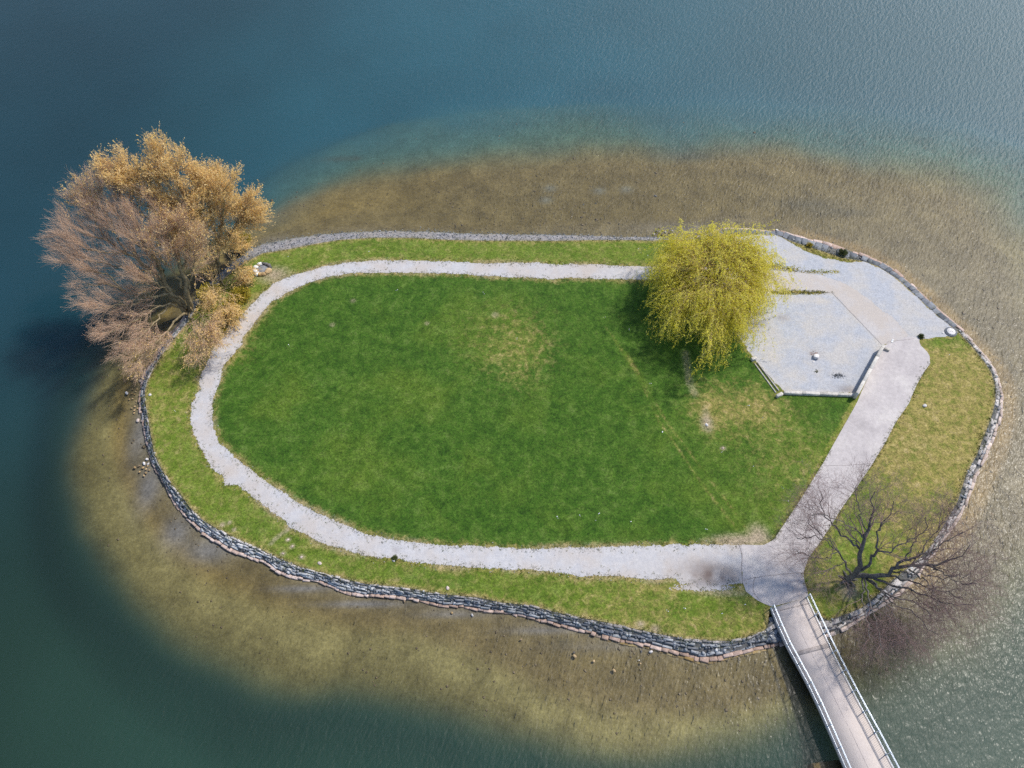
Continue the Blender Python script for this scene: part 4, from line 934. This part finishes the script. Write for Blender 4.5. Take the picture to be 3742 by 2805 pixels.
P3, R3 = spawn(P2, R2, 6, 1.2, 4, .25, .6, .02, oc, .25, 0, .25, .7, .0042, .3, 13)
b0 = np.array(gp(3098, 2118, ZL)); e = empty('bare_tree', b0); e['_w'] = tuple(b0)
tag(e, 'dark leafless tree spreading over the water beside the footbridge', 'tree')
fl = []
for a in np.linspace(0, 6.28, 8)[:-1]:
    d = np.array([math.cos(a), math.sin(a), 0]); fl.append(np.array([b0+d*1.1+[0, 0, -.1], b0+d*.6+[0, 0, .12], P0[0][1]*.6+b0*.4+d*.1, P0[0][2]]))
FL = np.array([smoothline(x, 6) for x in fl]); FR = np.tile(np.linspace(.08, .22, 6), (len(FL), 1))
join('trunk', [TB(P0, R0, 8), TB(FL, FR, 6)], M['bark_grey'], e, True)
cr = join('crown', [TB(P1, R1, 4), TB(P2, R2, 3), TB(P3, R3, 3)], M['twig_dark'], e)

# big budding tree on the left shore: several stems
c1 = lambda pts: cc(pts, (100, 400), 1.658)
LA = [
 (c1([(985,1215,.5),(965,1120,3.5),(930,960,7.5),(890,850,10),(850,740,12),(800,640,13.5),(740,560,14.5)]), .42, .05),
 (c1([(955,1225,.5),(880,1140,3.5),(820,1000,7),(780,920,9),(730,840,10.8),(660,720,12.5),(600,600,13.5)]), .40, .05),
 (c1([(880,1140,3.5),(800,1030,6),(700,930,8.4),(600,870,9.6),(480,790,10.8),(370,760,11.4),(280,700,12)]), .28, .04),
 (c1([(960,1200,1.4),(880,1115,4.2),(740,1130,5.6),(600,1100,7),(500,1060,8),(360,1060,8.6)]), .22, .03),
 (c1([(880,1115,4.2),(760,1000,7),(600,960,8.4),(430,940,9.4),(330,900,10)]), .18, .03),
 (c1([(965,1230,.8),(860,1180,3.4),(740,1230,4.6),(620,1290,5.4),(500,1350,6)]), .18, .03),
 (c1([(740,1130,5.6),(620,1180,6.3),(500,1200,7),(400,1210,7.5)]), .12, .03),
 (c1([(965,1240,.7),(900,1270,2.4),(820,1360,3.8),(720,1460,4.6),(660,1560,5)]), .17, .03),
 (c1([(860,1180,3.4),(780,1280,4.4),(700,1360,5),(600,1430,5.6)]), .13, .03),
 (c1([(980,1230,.8),(1000,1290,2),(1005,1380,3.2),(1000,1470,3.8)]), .12, .02),
 (c1([(985,1205,1.2),(1050,1250,2.8),(1080,1310,3.6),(1130,1370,4.2)]), .12, .02),
 (c1([(930,960,7.5),(980,880,9),(960,780,11),(930,680,12.4)]), .14, .03),
 (c1([(820,1000,7),(700,850,9),(560,740,10.8),(420,660,12),(330,560,13)]), .12, .03),
 (c1([(600,1100,7),(480,1000,8.5),(350,960,9.6),(240,860,10.4)]), .10, .03),
 (c1([(865,800,10.4),(760,700,12),(640,560,13.4),(560,470,14)]), .10, .03),
 (c1([(600,870,9.6),(440,860,10.6),(300,800,11.4),(230,740,12)]), .10, .03),
 (c1([(940,1080,4.5),(880,980,8),(780,880,11),(700,800,12.5)]), .16, .03),
 (c1([(960,1100,4),(990,1000,7),(1010,900,9.5),(1000,800,11.5)]), .16, .03),
 (c1([(880,1140,3.5),(830,1080,6),(760,1040,8),(660,1010,9.5)]), .13, .03),
 (c1([(820,1000,7),(760,880,10),(640,760,12),(560,640,13)]), .12, .03),
 (c1([(730,840,10.8),(820,810,11),(870,760,12)]), .10, .02),
 (c1([(480,790,10.8),(420,700,12),(400,600,13),(380,480,14)]), .10, .03),
 (c1([(600,600,13.5),(560,520,14.5),(520,440,15.3)]), .09, .03),
 (c1([(600,870,9.6),(540,760,11.5),(480,650,12.8),(420,560,13.6)]), .12, .03),
]
LB = [
 (c1([(1150,985,.5),(1110,850,5),(1042,725,9),(967,591,13),(917,461,15.5),(912,381,16.6),(957,351,17)]), .42, .05),
 (c1([(1130,980,.5),(1080,890,4),(1002,780,7),(932,741,9.4),(842,641,11.8),(762,561,13.6),(682,441,15.4),(622,351,16.6)]), .38, .05),
 (c1([(967,591,13),(882,501,14.8),(832,391,16.4),(802,281,17.8)]), .16, .03),
 (c1([(842,641,11.8),(722,541,14),(582,441,15.8),(522,381,16.5)]), .16, .03),
 (c1([(1155,975,1),(1160,850,4),(1172,700,7.5),(1182,601,10.5),(1192,501,13),(1212,461,14)]), .26, .04),
 (c1([(1042,725,9),(1062,601,11.5),(1052,491,14),(1032,421,15)]), .18, .03),
 (c1([(1160,850,4),(1232,740,6),(1292,645,8.4),(1322,581,10)]), .16, .03),
 (c1([(1232,740,6),(1302,720,6.6),(1342,660,7.6)]), .10, .02),
 (c1([(1150,850,3.6),(1112,640,8),(1107,516,11.5),(1092,436,13)]), .16, .03),
 (c1([(1112,640,8),(1152,556,10.5),(1132,456,12.5)]), .10, .03),
 (c1([(1130,980,1),(1120,900,3.6),(1180,840,5),(1242,820,6)]), .14, .02),
 (c1([(1042,760,8),(942,656,11.5),(842,556,13.5),(722,456,15)]), .14, .02),
 (c1([(1100,850,5),(1022,716,9.5),(992,616,12),(982,536,13.5)]), .14, .02),
 (c1([(1120,900,3.6),(1042,860,6.5),(962,800,9),(882,776,10.5)]), .14, .02),
 (c1([(1165,985,.8),(1200,1060,1.6),(1230,1030,2.2),(1260,1000,2.6)]), .12, .02),
 (c1([(1150,990,.7),(1120,1060,2),(1160,1130,2.6),(1200,1220,2.8)]), .12, .02),
]
def grow_left(limbs, oc, seed, m1=15, m2=11, m3=8):
    A, B = limb_set(limbs, 16, .15)
    A1, B1 = spawn(A, B, m1, 2.9, 7, .34, .55, .22, oc, .45, 0, .14, .5, .008, .4, seed)
    A2, B2 = spawn(A1, B1, m2, 1.9, 5, .15, .48, .20, oc, .45, 0, .16, .6, .0075, .35, seed+1)
    A3, B3 = spawn(A2, B2, m3, 1.05, 4, .1, .45, .15, oc, .4, 0, .18, .7, .0058, .3, seed+2)
    return (A, B), (A1, B1), (A2, B2), (A3, B3)
oc = np.array(gp(640, 1060, 6)); (A, B), (A1, B1), (A2, B2), (A3, B3) = grow_left(LA, oc, 31)
b0 = np.array(gp(685, 1140, ZL)); e = empty('bare_tree', b0); e['_w'] = tuple(b0)
tag(e, 'huge pinkish brown leafless tree fanning over the deep water on the left', 'tree')
join('trunk', [TB(A, B, 8), TB(A1, B1, 4)], M['bark_left'], e, True)
cr = join('crown', [TB(A2, B2, 3), TB(A3, B3, 3)], M['twig_pink'], e); cr['_w'] = tuple(b0)
q0, q1 = np.array(gp(560, 620, 11)), np.array(gp(520, 900, 9))
wt = np.clip((A3[:, 0, 1]-q1[1])/(q0[1]-q1[1]), 0, 1)*.75+np.clip((A3[:, 0, 0]-q1[0])/9, 0, 1)*.4; sel = rng.random(len(A3)) < wt*.8
join('buds', [leaves(A3[sel], 4, .14, .2, 50)], M['bud'], cr)
oc = np.array(gp(770, 950, 7)); (A, B), (A1, B1), (A2, B2), (A3, B3) = grow_left(LB, oc, 41, 16, 11, 7)
b0 = np.array(gp(787, 990, ZL)); e = empty('budding_tree', b0); e['_w'] = tuple(b0)
tag(e, 'tall tree with orange yellow buds rising behind the pinkish bare one', 'tree')
join('trunk', [TB(A, B, 8), TB(A1, B1, 4)], M['bark_left'], e, True)
cr = join('crown', [TB(A2, B2, 3), TB(A3, B3, 3)], M['twig_orange'], e); cr['_w'] = tuple(b0)
join('buds', [leaves(A3, 4, .15, .2, 51)], M['bud'], cr)

# yellow willow
fk = np.array(gp(2608, 1015, 4.2)); b0 = np.array([fk[0]-.4, fk[1]-.5, ZL])
e = empty('willow_tree', b0); e['_w'] = tuple(b0)
tag(e, 'weeping willow with bright yellow spring leaves over the path beside the court', 'tree')
g = np.random.default_rng(77); TRK = smoothline(np.array([b0+[0, 0, -.2], b0+[.05, .1, 1.5], fk-[.1, .1, 1.2], fk]), 10)
limbs = []; lr = []
nb = 40
for i in range(nb):
    a = i*2.39996+g.random()*.3; el = g.uniform(.15, 1.15); rad = g.uniform(3.4, 7.9)*math.cos(el*.62)*(1+.16*math.sin(3*a+1.0)); hh = .6+3.0*math.sin(el)
    # the crown is wider towards the lower left of the picture
    sx = .82 if math.cos(a) > 0 else 1.12; sy = .60 if math.sin(a) > 0 else 1.5
    tip = fk+np.array([math.cos(a)*rad*sx, math.sin(a)*rad*sy, hh])
    m = fk*.55+tip*.45+np.array([0, 0, hh*.28])+g.normal(0, .3, 3)
    limbs.append(smoothline(np.array([fk+g.normal(0, .12, 3), m, tip]), 14)); lr.append(np.linspace(.17, .03, 14)*g.uniform(.7, 1.3))
P0, R0 = np.array(limbs), np.array(lr)
P0[:, 1:-1] += g.normal(0, .08, P0[:, 1:-1].shape)
P1, R1 = spawn(P0, R0, 11, 3.0, 7, .3, .62, .25, fk, .3, .25, .16, .55, .010, .25, 61)
P2, R2 = spawn(P1, R1, 8, 3.4, 9, .3, .45, .10, fk+[0, 0, 1], .55, .75, .12, .6, .006, .15, 62)
P3, R3 = spawn(P2, R2, 2, 1.9, 6, .25, .4, -.1, fk+[0, 0, 2], .3, .8, .12, .8, .005, .2, 63)
join('trunk', [TB(TRK[None], np.linspace(.55, .36, 10)[None], 10), TB(P0, R0, 6)], M['bark_willow'], e, True)
cr = join('crown', [TB(P1, R1, 4), TB(P2, R2, 3), TB(P3, R3, 3)], M['twig_willow'], e); cr['_w'] = tuple(b0)
join('leaves', [leaves(P2, 13, .15, .22, 71, 1.4, .24), leaves(P3, 10, .15, .05, 72, 1.4, .24)], M['leaf_willow'], cr)

# shrubs
def shrub(u, v, rad, h, mat, label, n=500, seed=1, name='shrub', size=.14, grp=None, z=ZL):
    c = np.array(gp(u, v, z)); g = np.random.default_rng(seed); e = empty(name, c); e['_w'] = tuple(c); tag(e, label, 'shrub', grp)
    a = g.random(n)*6.28; rr = rad*np.sqrt(g.random(n)); hh = h*(.4+.6*g.random(n))*(1-.5*(rr/rad)**2)
    s0 = c+np.stack([np.cos(a)*rr*.2, np.sin(a)*rr*.2, 0*a], 1); t1 = c+np.stack([np.cos(a)*rr, np.sin(a)*rr, hh], 1)
    m = (s0+t1)/2+np.stack([0*a, 0*a, hh*.2], 1); P = np.stack([s0, m, t1], 1)
    join('stems', [TB(P, np.tile([.015, .01, .006], (n, 1)), 3)], M['bark_left'], e)
    join('foliage', [leaves(P, 10, size, .3, seed+1)], M[mat], e)
shrub(885, 893, 1.7, 2.0, 'leaf_shrub', 'yellow green bush at the water edge right of the big left tree', 420, 81)
shrub(880, 1085, 1.6, 1.3, 'leaf_shrub', 'spreading yellow bush between the fire ring and the path', 360, 82)
shrub(845, 1150, 2.2, 1.6, 'leaf_shrub', 'low yellow bush beside the path bend under the big left tree', 380, 83)
shrub(790, 1215, 1.7, 1.2, 'leaf_shrub', 'small yellow bush nearest the narrow bend of the path', 240, 84)
shrub(770, 1080, 1.8, 1.8, 'leaf_shrub', 'olive yellow bush between the stems of the big left trees', 300, 85)
shrub(3078, 928, .75, .8, 'leaf_dark', 'dark green bush on top of the wall above the gravel yard', 160, 86, size=.10)
shrub(2958, 898, .5, .5, 'leaf_shrub', 'small brownish bush on the wall above the gravel yard', 90, 87, size=.09)
shrub(3366, 1231, .42, .35, 'leaf_dark', 'small dark green weed at the corner of the walkway', 90, 88, size=.09)
shrub(2984, 1356, .28, .12, 'leaf_dark', 'tiny green weed in the gravel court below the block', 12, 89, size=.07)
shrub(1442, 2040, .35, .25, 'leaf_dark', 'small green weed behind the grey white stone at the path edge', 60, 90, size=.08)
print('DONE', len(bpy.data.objects))
